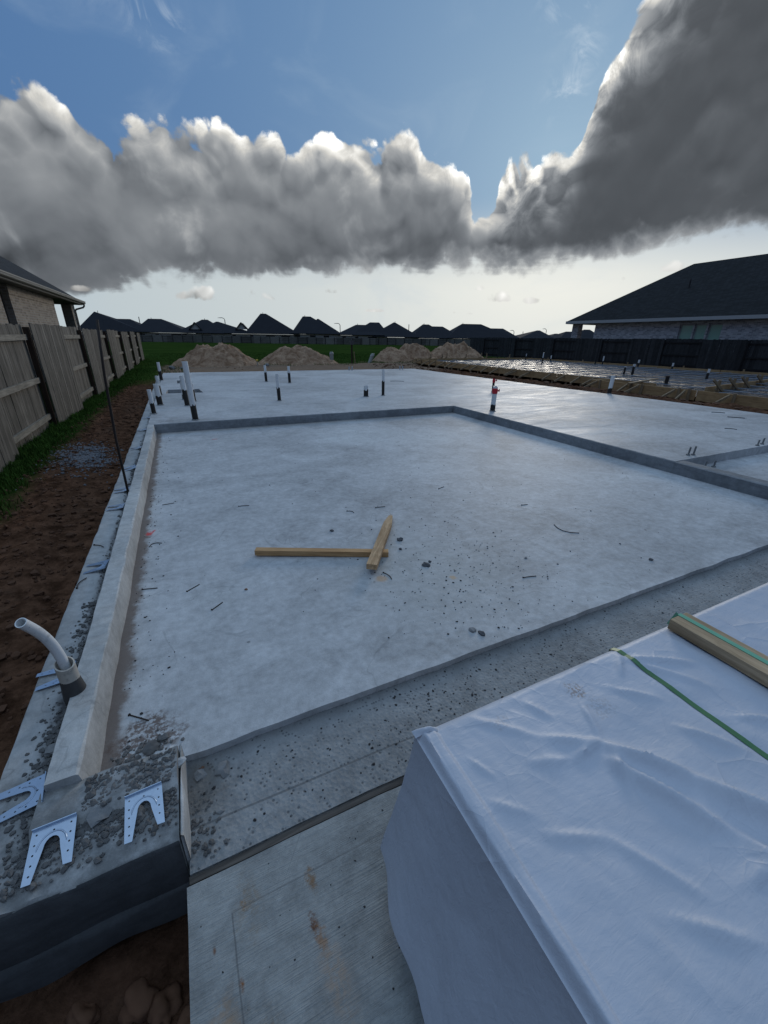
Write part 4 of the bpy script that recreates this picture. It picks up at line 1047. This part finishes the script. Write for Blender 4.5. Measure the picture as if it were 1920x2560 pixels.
tie(-0.60, 1.725, .098, -math.pi / 2 + .05, 'steel tie half hidden behind the broken conduit sleeve', 0.04)
tie(-0.585, 2.655, .112, -math.pi / 2 - .18, 'bent up steel tie midway between the conduit and the dark steel rod', 0.20, .05)
tie(-0.59, 3.70, .104, -math.pi / 2 - .1, 'mortar smeared steel tie just in front of the dark steel rod', 0.10)
tie(-0.585, 4.15, .104, -math.pi / 2, 'steel tie touching the foot of the dark steel rod', 0.10)
tie(-0.585, 4.90, .108, -math.pi / 2 + .4, 'steel tie first behind the dark steel rod, turned askew', 0.14)
tie(-0.585, 5.80, .108, -math.pi / 2 - .05, 'steel tie second behind the dark steel rod', 0.14)
tie(-0.59, 6.98, .104, -math.pi / 2, 'steel tie beside the back end of the curb', 0.10)
tie(-0.59, 8.05, .104, -math.pi / 2, 'steel tie on the ledge by the closest edge pipe', 0.10)

# ================================================================= lumber, nails, chunks on the garage floor
b = MB(); A = Vector((0.275, 2.605, .030)); B = Vector((1.115, 2.225, .019)); n = 24
d = (B - A).normalized(); r = Vector((d.y, -d.x, 0)).normalized()
vs = []
for i in range(n + 1):
    p = A.lerp(B, i / n)
    for (sx, sz) in ((-1, -1), (1, -1), (1, 1), (-1, 1)):
        j = 0.0012 * mnoise.noise(Vector((i * .7, sx * 3, sz * 5)))
        vs.append(p + r * (sx * .0255 + j) + Vector((0, 0, sz * .019 + j)))
fs = [(i * 4 + k, i * 4 + (k + 1) % 4, i * 4 + 4 + (k + 1) % 4, i * 4 + 4 + k) for i in range(n) for k in range(4)] + [(3, 2, 1, 0), (n * 4, n * 4 + 1, n * 4 + 2, n * 4 + 3)]
b.add(vs, fs); tag(b.build('lumber_piece', M['lumberx'], origin=A, bevel=.0015), 'square cut timber stick lying left to right under the splintered one', 'lumber', 'timber offcuts on the garage floor')
b = MB(); A = Vector((0.905, 2.04, .060)); B = Vector((1.405, 2.775, .022)); n = 22
d = (B - A).normalized(); r = Vector((d.y, -d.x, 0)).normalized(); u = r.cross(d); vs = []
for i in range(n + 1):
    t_ = i / n; p = A.lerp(B, t_); k = 1.0 if t_ < .80 else 1.0 - (t_ - .80) * 2.6
    for (sx, sz) in ((-1, -1), (1, -1), (1, 1), (-1, 1)):
        j = 0.0022 * mnoise.noise(Vector((i * .9, sx * 3, sz * 5)))
        vs.append(p + r * (sx * .034 * k + j) + u * (sz * .0185 * (k * .6 + .4) + j))
fs = [(i * 4 + k, i * 4 + (k + 1) % 4, i * 4 + 4 + (k + 1) % 4, i * 4 + 4 + k) for i in range(n) for k in range(4)] + [(3, 2, 1, 0), (n * 4, n * 4 + 1, n * 4 + 2, n * 4 + 3)]
b.add(vs, fs)
for i in range(9):
    q = B + r * random.uniform(-.016, .016) + u * random.uniform(-.010, .012) - d * .02; l = random.uniform(.03, .075)
    b.tube([q, q + d * l + r * random.uniform(-.012, .012) + u * random.uniform(-.004, .010)], [.0042, .0008], 5)
tag(b.build('lumber_piece', M['lumberb'], origin=A, bevel=.0015), 'splintered timber stick propped across the other stick', 'lumber', 'timber offcuts on the garage floor')

def nail(a, c, z, label, bend=0.0, head=True, name='bent_nail', rad=.0027):
    a = Vector((*a, z + rad)); c = Vector((*c, z + rad)); m = (a + c) / 2; d = c - a; side = Vector((-d.y, d.x, 0)) * bend
    b = MB(); b.tube([a, a.lerp(c, .25) + side * .75, m + side, a.lerp(c, .75) + side * .75, c], rad, 6)
    if head: dd = d.normalized(); b.tube([a - dd * .003, a], rad * 2.3, 8)
    tag(b.build(name, M['rust'], origin=a, smooth=True, angle=40), label, 'nail' if name != 'wire_scrap' else 'wire', 'nails and wire scraps on the concrete')
nail((-.41, 2.45), (-.33, 2.43), 0, 'straight nail lying at the foot of the curb, level with the timber sticks')
nail((-.17, 2.32), (-.10, 2.37), 0, 'upper of two slanting nails left of the timber sticks')
nail((-.05, 2.07), (.01, 2.12), 0, 'lower of two slanting nails left of the timber sticks')
nail((-.40, 1.48), (-.33, 1.42), 0, 'dark nail nearest the front left corner of the garage floor')
nail((.28, 3.57), (.37, 3.55), 0, 'thin flat nail far behind the long timber stick', .05)
nail((1.13, 3.08), (1.17, 3.02), 0, 'small hooked nail left of the splintered tip', .25)
nail((1.39, 3.05), (1.48, 3.04), 0, 'short straight nail right behind the splintered tip', .04)
nail((.985, 2.03), (1.00, 1.94), 0, 'curved nail just right of the propped stick end', .12)
nail((1.78, 1.61), (1.87, 1.59), 0, 'brownish nail right of the dark chunk cluster', .03)
nail((2.60, 2.13), (2.66, 1.93), 0, 'long bowed wire scrap on the right half of the garage floor', -.28, False, 'wire_scrap')
nail((2.66, 2.57), (2.72, 2.56), 0, 'tiny nail in the right half of the garage floor behind the bowed wire')
nail((2.19, 3.25), (2.27, 3.28), 0, 'pale stick-like nail near the middle of the garage floor', .05)
nail((-.33, 3.87), (-.24, 3.88), 0, 'nail against the curb beyond the red paint mark')
nail((-.40, 3.03), (-.32, 3.06), 0, 'curled wire scrap by the curb just before the red paint mark', .45, False, 'wire_scrap')
nail((-.71, 3.02), (-.65, 2.96), .088, 'short nail on the left ledge behind the bent up tie', .1)
nail((-.715, 2.46), (-.685, 2.56), .088, 'curved nail on the left ledge in front of the bent up tie', .15)
nail((9.52, 4.62), (9.68, 4.46), .13, 'bent wire on the main slab close to the right edge', .12, False, 'wire_scrap', .006)
nail((9.20, 4.18), (9.36, 3.97), .13, 'long straight wire on the main slab close to the right edge', .03, False, 'wire_scrap', .006)
nail((7.86, 3.55), (7.96, 3.43), .13, 'hooked wire on the main slab above the porch step', .3, False, 'wire_scrap', .005)
nail((6.1, 12.3), (6.5, 12.1), .13, 'thin wire far out on the main slab', .2, False, 'wire_scrap', .006)

def chunk(x, y, z, s, label, mat='darkstone', fl=.6, sub=2, seed=None):
    b = MB(); b.rock((x, y, z + s * fl * .35), s, sub, fl, seed); tag(b.build('concrete_chunk', M[mat], origin=(x, y, z)), label, 'rubble', 'broken concrete chunks')
chunk(1.30, 2.40, 0, .024, 'squarish dark chunk right of the splintered stick', seed=3.0)
chunk(1.235, 2.27, 0, .014, 'small dark pebble just below the squarish chunk', seed=8.0)
chunk(1.29, 2.00, 0, .031, 'flat angular dark flake in the middle of the crumb scatter', fl=.35, seed=12.0)
chunk(1.335, 2.03, 0, .012, 'tiny dark chip standing behind the flat angular flake')
chunk(.88, 2.76, 0, .017, 'small dark chunk behind the long timber stick')
chunk(1.17, 1.33, 0, .026, 'flat grey slab fragment close to the garage front edge', 'stone', .35, seed=5.5)
chunk(1.195, 1.285, 0, .016, 'dark lump beside the flat grey fragment at the garage front edge')
chunk(.15, 2.20, 0, .011, 'brown pebble left below the long timber stick', 'brownrock')
chunk(2.77, 1.42, 0, .014, 'lone dark pebble near the right end of the garage front edge')
chunk(1.98, 1.80, 0, .010, 'small round stone right of the crumb scatter', 'stone')
chunk(-.315, 1.285, 0, .030, 'largest broken lump in the brown stain at the garage corner', 'crumb')
chunk(-.275, 1.31, 0, .020, 'smaller lump right of the largest one in the brown stain', 'crumb')
chunk(-.09, 1.12, -.040, .034, 'big jagged concrete lump on the apron below the garage corner', 'stone', .55, seed=7.0)
chunk(-.165, 1.13, -.040, .022, 'rounded lump at the inner corner of the apron', 'stone')
chunk(-.155, 1.155, -.040, .013, 'reddish lump tight in the inner corner of the apron', 'brownrock')
chunk(-.11, 0.98, -.040, .014, 'small flat shard in the middle of the apron near the jamb', 'stone', .4)
chunk(-.240, 1.15, .088, .026, 'white cement lump stuck on the jamb corner', 'paste', .35)
chunk(-.212, 1.12, .072, .017, 'pale wedge of cement hanging off the jamb corner', 'paste', .6)
chunk(-.60, 1.34, .088, .020, 'round pale stone half buried in the ledge mortar', 'stone')
chunk(-.56, 1.47, .11, .022, 'pinkish stone below the conduit sleeve', 'stone')
chunk(-.33, 0.99, .080, .026, 'grey stone under the arch of the tie nearest the garage corner', 'stone')
chunk(-.43, 1.035, .084, .030, 'flat grey stone between the two front ties', 'stone', .4)
for (x, y, s, lab) in ((-.43, .83, .060, 'large brown rock at the bottom of the dark pit'), (-.36, .78, .045, 'tan rock beside the large brown one in the dark pit'), (-.57, .86, .045, 'dark brown clod at the left of the pit'), (-.27, .70, .040, 'rounded brown rock against the driveway edge in the pit')):
    b = MB(); b.rock((x, y, gz(x, y) + s * .3), s, 3, .7); tag(b.build('rock', M['brownrock'], origin=(x, y, gz(x, y)), smooth=True), lab, 'rock', 'rocks in the dirt pit')
# anchor bolts by the porch step
for i, (x, y, hh, lab) in enumerate(((5.50, 2.77, .20, 'left bolt of the slim pair at the porch step corner'), (5.57, 2.75, .22, 'right bolt of the slim pair at the porch step corner'), (5.56, 2.58, .15, 'pale stub bolt in front of the slim pair at the porch corner'), (5.68, 2.545, .16, 'pale stub bolt rightmost at the porch corner'), (6.95, 2.70, .16, 'near bolt of the pair on the porch step edge'), (7.12, 2.72, .17, 'far bolt of the pair on the porch step edge'))):
    z = .13 if i not in (2, 3) else .02
    t = thing('anchor_bolt', lab, 'bolt', (x, y, z), 'anchor bolts at the porch')
    b = MB(); b.tube([(x, y, z - .03), (x + .01, y, z + hh * .5)], .010, 10); b.build('shank', M['stone'], t)
    b = MB(); b.lathe((x, y, z), [(.022, 0), (.022, .014), (.012, .016), (.012, 0)], 6); b.build('nut', M['stone'], t)
for (x, y, lab) in ((6.55, 17.2, 'left paper-white stub at the far edge of the slab'), (8.95, 17.1, 'right paper-white stub at the far edge of the slab')):
    b = MB(); b.tube([(x, y, .12), (x, y, .28)], .03, 8); b.tube([(x + .14, y, .12), (x + .14, y, .28)], .03, 8); tag(b.build('anchor_bolt', M['trim'], origin=(x, y, .13)), lab, 'bolt', 'anchor bolts at the far slab edge')

# ================================================================= formwork of the next slab
fw = thing('timber_formwork', 'raw timber formwork with stakes and braces around the next slab on the right', 'formwork', (14, 12, -0.2))
def board(a, c, z0, z1, th=.042):
    zz = (z0 + z1) / 2; b = MB(); b.beam((*a, zz), (*c, zz), th, z1 - z0); b.build('form_board', M['formwood'], fw)
def stake(x, y, z1, z0=-.35, dx=0, dy=0):
    b = MB(); b.beam((x, y, z0), (x + dx, y + dy, z1), .04, .075, (0, 1, 0)); b.build('stake', M['stakewood'], fw)
def brace(x, y, z, ox, oy, zb=-.18):
    b = MB(); b.beam((x, y, z), (x + ox, y + oy, zb), .038, .07); b.build('brace', M['stakewood'], fw)
for (a, c) in (((13.95, -1.0), (13.97, 3.6)), ((13.97, 3.65), (13.96, 7.3)), ((13.96, 7.35), (13.90, 10.95))): board(a, c, -.19, .10)
board((13.90, 10.97), (14.9, 10.99), -.19, .10)
for (a, c) in (((14.92, 9.2), (14.95, 13.6)), ((14.95, 13.65), (15.1, 18.2)), ((15.1, 18.25), (15.3, 22.8)), ((15.3, 22.85), (15.5, 27.4))): board(a, c, -.19, .10)
for (a, c) in (((26.35, -1.0), (26.4, 6.0)), ((26.4, 6.05), (26.4, 13.0)), ((26.4, 13.05), (26.4, 20)), ((26.4, 20.05), (26.4, 27.4))): board(a, c, -.12, .10)
board((15.5, 27.45), (21.0, 27.5), -.19, .10); board((21.0, 27.5), (26.4, 27.5), -.19, .10)
for y in (3.2, 4.6, 5.0, 6.3, 7.5, 7.8, 9.0, 9.4, 10.6):
    stake(13.88, y, .13); brace(13.86, y + .12, .06, -.62, .10 + rnd.uniform(-.3, .1))
for y in (11.6, 12.3, 13.1, 13.9, 15.2, 16.1, 16.4, 17.6, 18.5, 19.5, 20.2, 21.5, 22.2, 23.0, 24.2, 25.0, 26.2, 27.0):
    x = 14.9 + (y - 9) * .032; stake(x - .05, y, .11); brace(x - .07, y + .1, .05, -.62, rnd.uniform(-.25, .15))
for y in (12.0, 15.0, 18.5, 22.0, 25.3): stake(26.46, y, .20)
for x in (17.0, 18.0, 18.4, 20.2, 21.6, 22.2, 24.5): stake(x, 27.58, .45 + rnd.uniform(-.1, .15), -.3, rnd.uniform(-.05, .1)); brace(x + .1, 27.6, .20, -.35, .55)
board((15.2, 7.75), (21.5, 8.75), -.12, .12)
for (x, y) in ((15.7, 7.7), (17.1, 7.95), (18.3, 8.15), (20.0, 8.45)):
    stake(x, y - .04, .32, -.3); brace(x - .35, y - .02, .34, .75, -.1, -.15)
b = MB(); b.beam((13.6, 9.3, .13), (16.6, 10.25, .125), .09, .04); b.build('loose_plank', M['stakewood'], fw)
b = MB(); b.beam((13.95, 3.0, .125), (14.9, 3.3, .125), .09, .04); b.build('loose_plank', M['stakewood'], fw)

def sheet(u, v):
    x = 14.02 + (26.33 - 14.02) * u; y = -1.0 + 28.4 * v
    x = max(x, 14.98 + (y - 9) * .032) if y > 11.05 else x
    z = -0.055 + .035 * fbm(x * .8, y * 1.6, 2.2) + .018 * mnoise.noise(Vector((x * 2.0, y * 6, 1)))
    tr = min(1, abs(((x - 15.6) % 3.6) - 1.8) / .28); ty = min(1, abs(((y - 2) % 4.4) - 2.2) / .28)
    return (x, y, z - .10 * (1 - min(tr, ty)))
b = MB(); b.grid(110, 230, sheet); kind(b.build('vapour_barrier', M['barrier'], smooth=True), 'thing')
tag(bpy.data.objects['vapour_barrier'], 'wrinkled dark plastic sheet stretched inside the timber formwork', 'plastic sheet')
def cable(pts, where):
    b = MB(); q = [(x, y, .015 + .014 * mnoise.noise(Vector((x * 1.3, y * 1.3, 4)))) for (x, y) in pts]; b.tube(q, .014, 6)
    tag(b.build('tension_cable', M['cable'], origin=q[0], smooth=True), where, 'cable', 'sheathed cables laid across the plastic sheet')
for i in range(17):
    y = 4.5 + i * 1.32; x0 = 14.1 if y < 10.9 else 15.1 + (y - 9) * .032
    cable([(x0 + (26.2 - x0) * k / 12, y + .03 * math.sin(k * 1.9 + i)) for k in range(13)], 'thin pale cable laid crosswise over the dark plastic sheet in the formwork')
for i in range(8):
    x = 15.9 + i * 1.35
    cable([(x + .03 * math.sin(k * 1.3 + i), -0.5 + 27.5 * k / 16) for k in range(17)], 'thin pale cable laid lengthwise over the dark plastic sheet in the formwork')
G = 'stub pipes standing in the formwork'
for (x, y, h_, r_, tar, lab) in ((25.2, 26.4, .54, .035, .27, 'leftmost thin pipe in the formwork by the dark fence'), (21.9, 21.4, .80, .045, .36, 'tallest pipe in the formwork, left part'), (25.6, 24.2, .50, .05, .20, 'stub pipe with a bent neighbour beside the far form'),
        (25.4, 20.1, .26, .05, .22, 'shortest dark stub in the formwork'), (26.0, 20.0, .62, .045, .22, 'white topped pipe right of the shortest dark stub'), (19.2, 13.5, .42, .05, .30, 'left pipe of the close pair in mid formwork'),
        (19.6, 13.35, .54, .065, .33, 'thick right pipe of the close pair in mid formwork'), (25.9, 17.4, .50, .06, .24, 'fat white topped pipe before the dark fence, past the close pair'), (25.9, 15.3, .42, .055, .18, 'slanting white topped pipe against the back form'),
        (20.2, 10.4, .50, .055, .26, 'pipe with white top leaning over a black base at the right of the formwork')):
    pipe(x, y, -.05, h_ * .94, r_ * .85, tar * 1.2, lab, (.03, 0), group=G)
t = thing('drain_pipe', 'black capped stub at the near side of the formwork', 'pipe', (16.3, 9.7, -.05), G)
b = MB(); b.lathe((16.3, 9.7, -.05), [(.065, -.02), (.065, .30), (.055, .32), (.05, .32), (.05, -.02)], 18, 0, (.05, 0)); b.build('pipe_wall', M['tar'], t)
b = MB(); b.lathe((16.315, 9.7, .25), [(.001, .0), (.07, 0), (.07, .03), (.001, .035)], 18); b.build('cap', M['tar'], t)

# ================================================================= wrapped bundle in the right foreground
bundle = thing('wrapped_bundle', 'bundle wrapped in white woven plastic standing on the driveway', 'bundle', (1.6, 0.0, -0.05))
X0, X1, Y0, Y1, ZT, ZB = 0.385, 2.75, -0.75, 0.60, 0.50, 0.05
def seg_d(p, a, c):
    a = Vector(a); c = Vector(c); d = c - a; t = max(0, min(1, (p - a).dot(d) / d.length_squared)); q = a + d * t
    s = d.x * (p.y - a.y) - d.y * (p.x - a.x)
    return (p - q).length, (1 if s > 0 else -1), t
CR = [((.50, .30), (.62, .24), .005, .014), ((.62, .24), (.70, .10), .006, .016), ((.95, .50), (1.06, .40), .006, .014), ((.70, .56), (.74, .48), .005, .012), ((.60, .12), (.72, .02), .006, .016), ((.46, .50), (.50, .42), .004, .010), ((1.16, .30), (1.30, .22), .007, .014), ((1.0, .34), (1.09, .22), .008, .016), ((.53, .585), (.66, .46), .006, .016), ((.66, .46), (.785, .385), .008, .016), ((.785, .385), (.90, .24), .018, .030), ((.90, .24), (1.02, .03), .020, .034), ((.76, .355), (.86, .13), .014, .026), ((.86, .13), (.95, -.1), .016, .03),
      ((.785, .385), (.68, .38), .008, .018), ((.68, .38), (.58, .42), .005, .016), ((.785, .385), (.84, .50), .005, .016), ((.80, .37), (.74, .26), .006, .02), ((1.10, .56), (1.30, .44), .009, .018), ((1.10, .555), (1.24, .36), .006, .018),
      ((1.10, .565), (1.02, .50), .006, .016), ((.44, .40), (.52, .33), .004, .012), ((.90, .06), (.76, .08), .006, .02), ((1.36, .2), (1.20, .05), .008, .03)]
def crease(p):
    h = 0.0
    for (a, c, amp, w) in CR:
        d, s, t = seg_d(p, a, c)
        if d < w * 4:
            e = math.sin(max(.0, min(1, t)) * math.pi * .9 + .16)
            h += 1.7 * amp * e * (math.exp(-d / (w * .28)) if s > 0 else math.exp(-(d / w) ** 2 * 1.2))
    return h
def topz(x, y):
    p = Vector((x, y)); z = crease(p)
    z += .0050 * fbm(x * 5, y * 5, 3.0) + .0022 * fbm(x * 16 + y * 6, y * 9, 7.0, 3)
    dx = x - X0                                                   # doubled hem fold along the left edge
    fold = .05 + .006 * math.sin(y * 6) - (.6 - y) * .035
    z += .010 * (1 - sst(fold - .003, fold + .003, dx)) * sst(.004, .02, dx)
    fold2 = .022 + .004 * math.sin(y * 9 + 1) - (.6 - y) * .006
    z += .006 * (1 - sst(fold2 - .003, fold2 + .003, dx))
    for xs in (1.118,): z -= .006 * math.exp(-((x - xs) / .018) ** 2)      # the straps pull the cover down
    z -= .006 * math.exp(-((x - 1.41) / .05) ** 2)
    e = min(x - X0, Y1 - y)
    return ZT + z * sst(-.002, .03, e) - .012 * (1 - sst(0, .018, e))
def lf(t, y):
    b_ = .125 * t ** 1.3 * (0.72 + .5 * sst(.65, .1, y)) if t > 0 else 0
    return b_ + t * (.010 * math.sin(y * 15 + 1.2) + .006 * math.sin(y * 31)) + .004 * fbm(y * 6, t * 3, 4.0) * min(1, t * 5)
def ff_(t, x): return .03 * t + t * .010 * math.sin(x * 12) + .003 * fbm(x * 6, t * 4, 8.0) * min(1, t * 5)
b = MB()
nx, ny = 300, 176
b.grid(nx, ny, lambda u, v: (X0 + (X1 - X0) * u ** 1.25, Y0 + (Y1 - Y0) * v, topz(X0 + (X1 - X0) * u ** 1.25, Y0 + (Y1 - Y0) * v)))
def left_side(u, v):
    y = Y0 + (Y1 - Y0) * u; t = v; yy = y + ff_(t, X0) * u ** 8
    z0 = topz(X0, y); return (X0 - lf(t, y), yy, z0 + (ZB - z0) * t)
b.grid(ny, 60, left_side)
def front_side(u, v):
    x = X0 + (X1 - X0) * u ** 1.25; t = v; z0 = topz(x, Y1)
    return (x - lf(t, Y1) * (1 - u) ** 8, Y1 + ff_(t, x), z0 + (ZB - z0) * t)
b.grid(nx, 40, front_side)
b.grid(40, 20, lambda u, v: (X1, Y0 + (Y1 - Y0) * u, topz(X1, Y0 + (Y1 - Y0) * u) + (ZB - ZT) * v))
b.grid(100, 20, lambda u, v: (X0 + (X1 - X0) * u, Y0, topz(X0 + (X1 - X0) * u, Y0) + (ZB - ZT) * v))
cover = b.build('plastic_wrap', M['wrap'], bundle, smooth=True, angle=65, weld=True)
b = MB()
for k in range(8):
    for q in range(5): b.box(X0 + .04, X1 - .04, Y0 + .03 + k * .165, Y0 + .03 + k * .165 + .155, -.03 + q * .098, -.03 + q * .098 + .09)
b.build('board_stack', M['lumberx'], bundle)
b = MB()                                                          # tuft of folded wrap at the corner
def tuft(u, v):
    x = X0 - .004 + .075 * u; y = Y1 - .012 - .012 * u + .022 * v * (1 - .4 * u)
    return (x, y, ZT - .004 + .022 * math.sin(math.pi * min(1, u * 1.15)) * (1 - .35 * v) * (0.3 + .7 * math.sin(math.pi * v * .8 + .3)) + .003 * fbm(x * 40, y * 40, 1))
b.grid(24, 14, tuft); b.build('folded_corner', M['wrap'], bundle, smooth=True)
b = MB(); n = 60
for k in range(n):
    ya, yb = Y1 + .004 - (Y1 - Y0) * k / n, Y1 + .004 - (Y1 - Y0) * (k + 1) / n; za, zb = topz(1.118, min(ya, Y1)) + .003, topz(1.118, min(yb, Y1)) + .003
    b.add([(1.109, ya, za), (1.127, ya, za), (1.127, yb, zb), (1.109, yb, zb)], [(0, 1, 2, 3)])
b.add([(1.109, Y1 + .006, ZT - .01), (1.127, Y1 + .006, ZT - .01), (1.127, Y1 + .04, ZB), (1.109, Y1 + .04, ZB)], [(0, 3, 2, 1)])
b.build('strap', M['strap'], bundle)
zt = ZT + .002
b = MB(); b.beam((1.415, -.45, zt + .019), (1.413, .585, zt + .019), .092, .038); st = tag(b.build('lumber_piece', M['lumbery'], origin=(1.413, .585, zt), bevel=.002), 'flat timber bearer strapped on top of the white wrapped bundle', 'lumber')
b = MB(); b.beam((1.424, -.45, zt + .0392), (1.422, .588, zt + .0392), .019, .0016); b.beam((1.422, .589, zt + .0385), (1.422, .6045, zt - .02), .019, .0016, (1, 0, 0)); b.build('strap', M['mintstrap'], bundle)

print('objects', len(COL.objects))
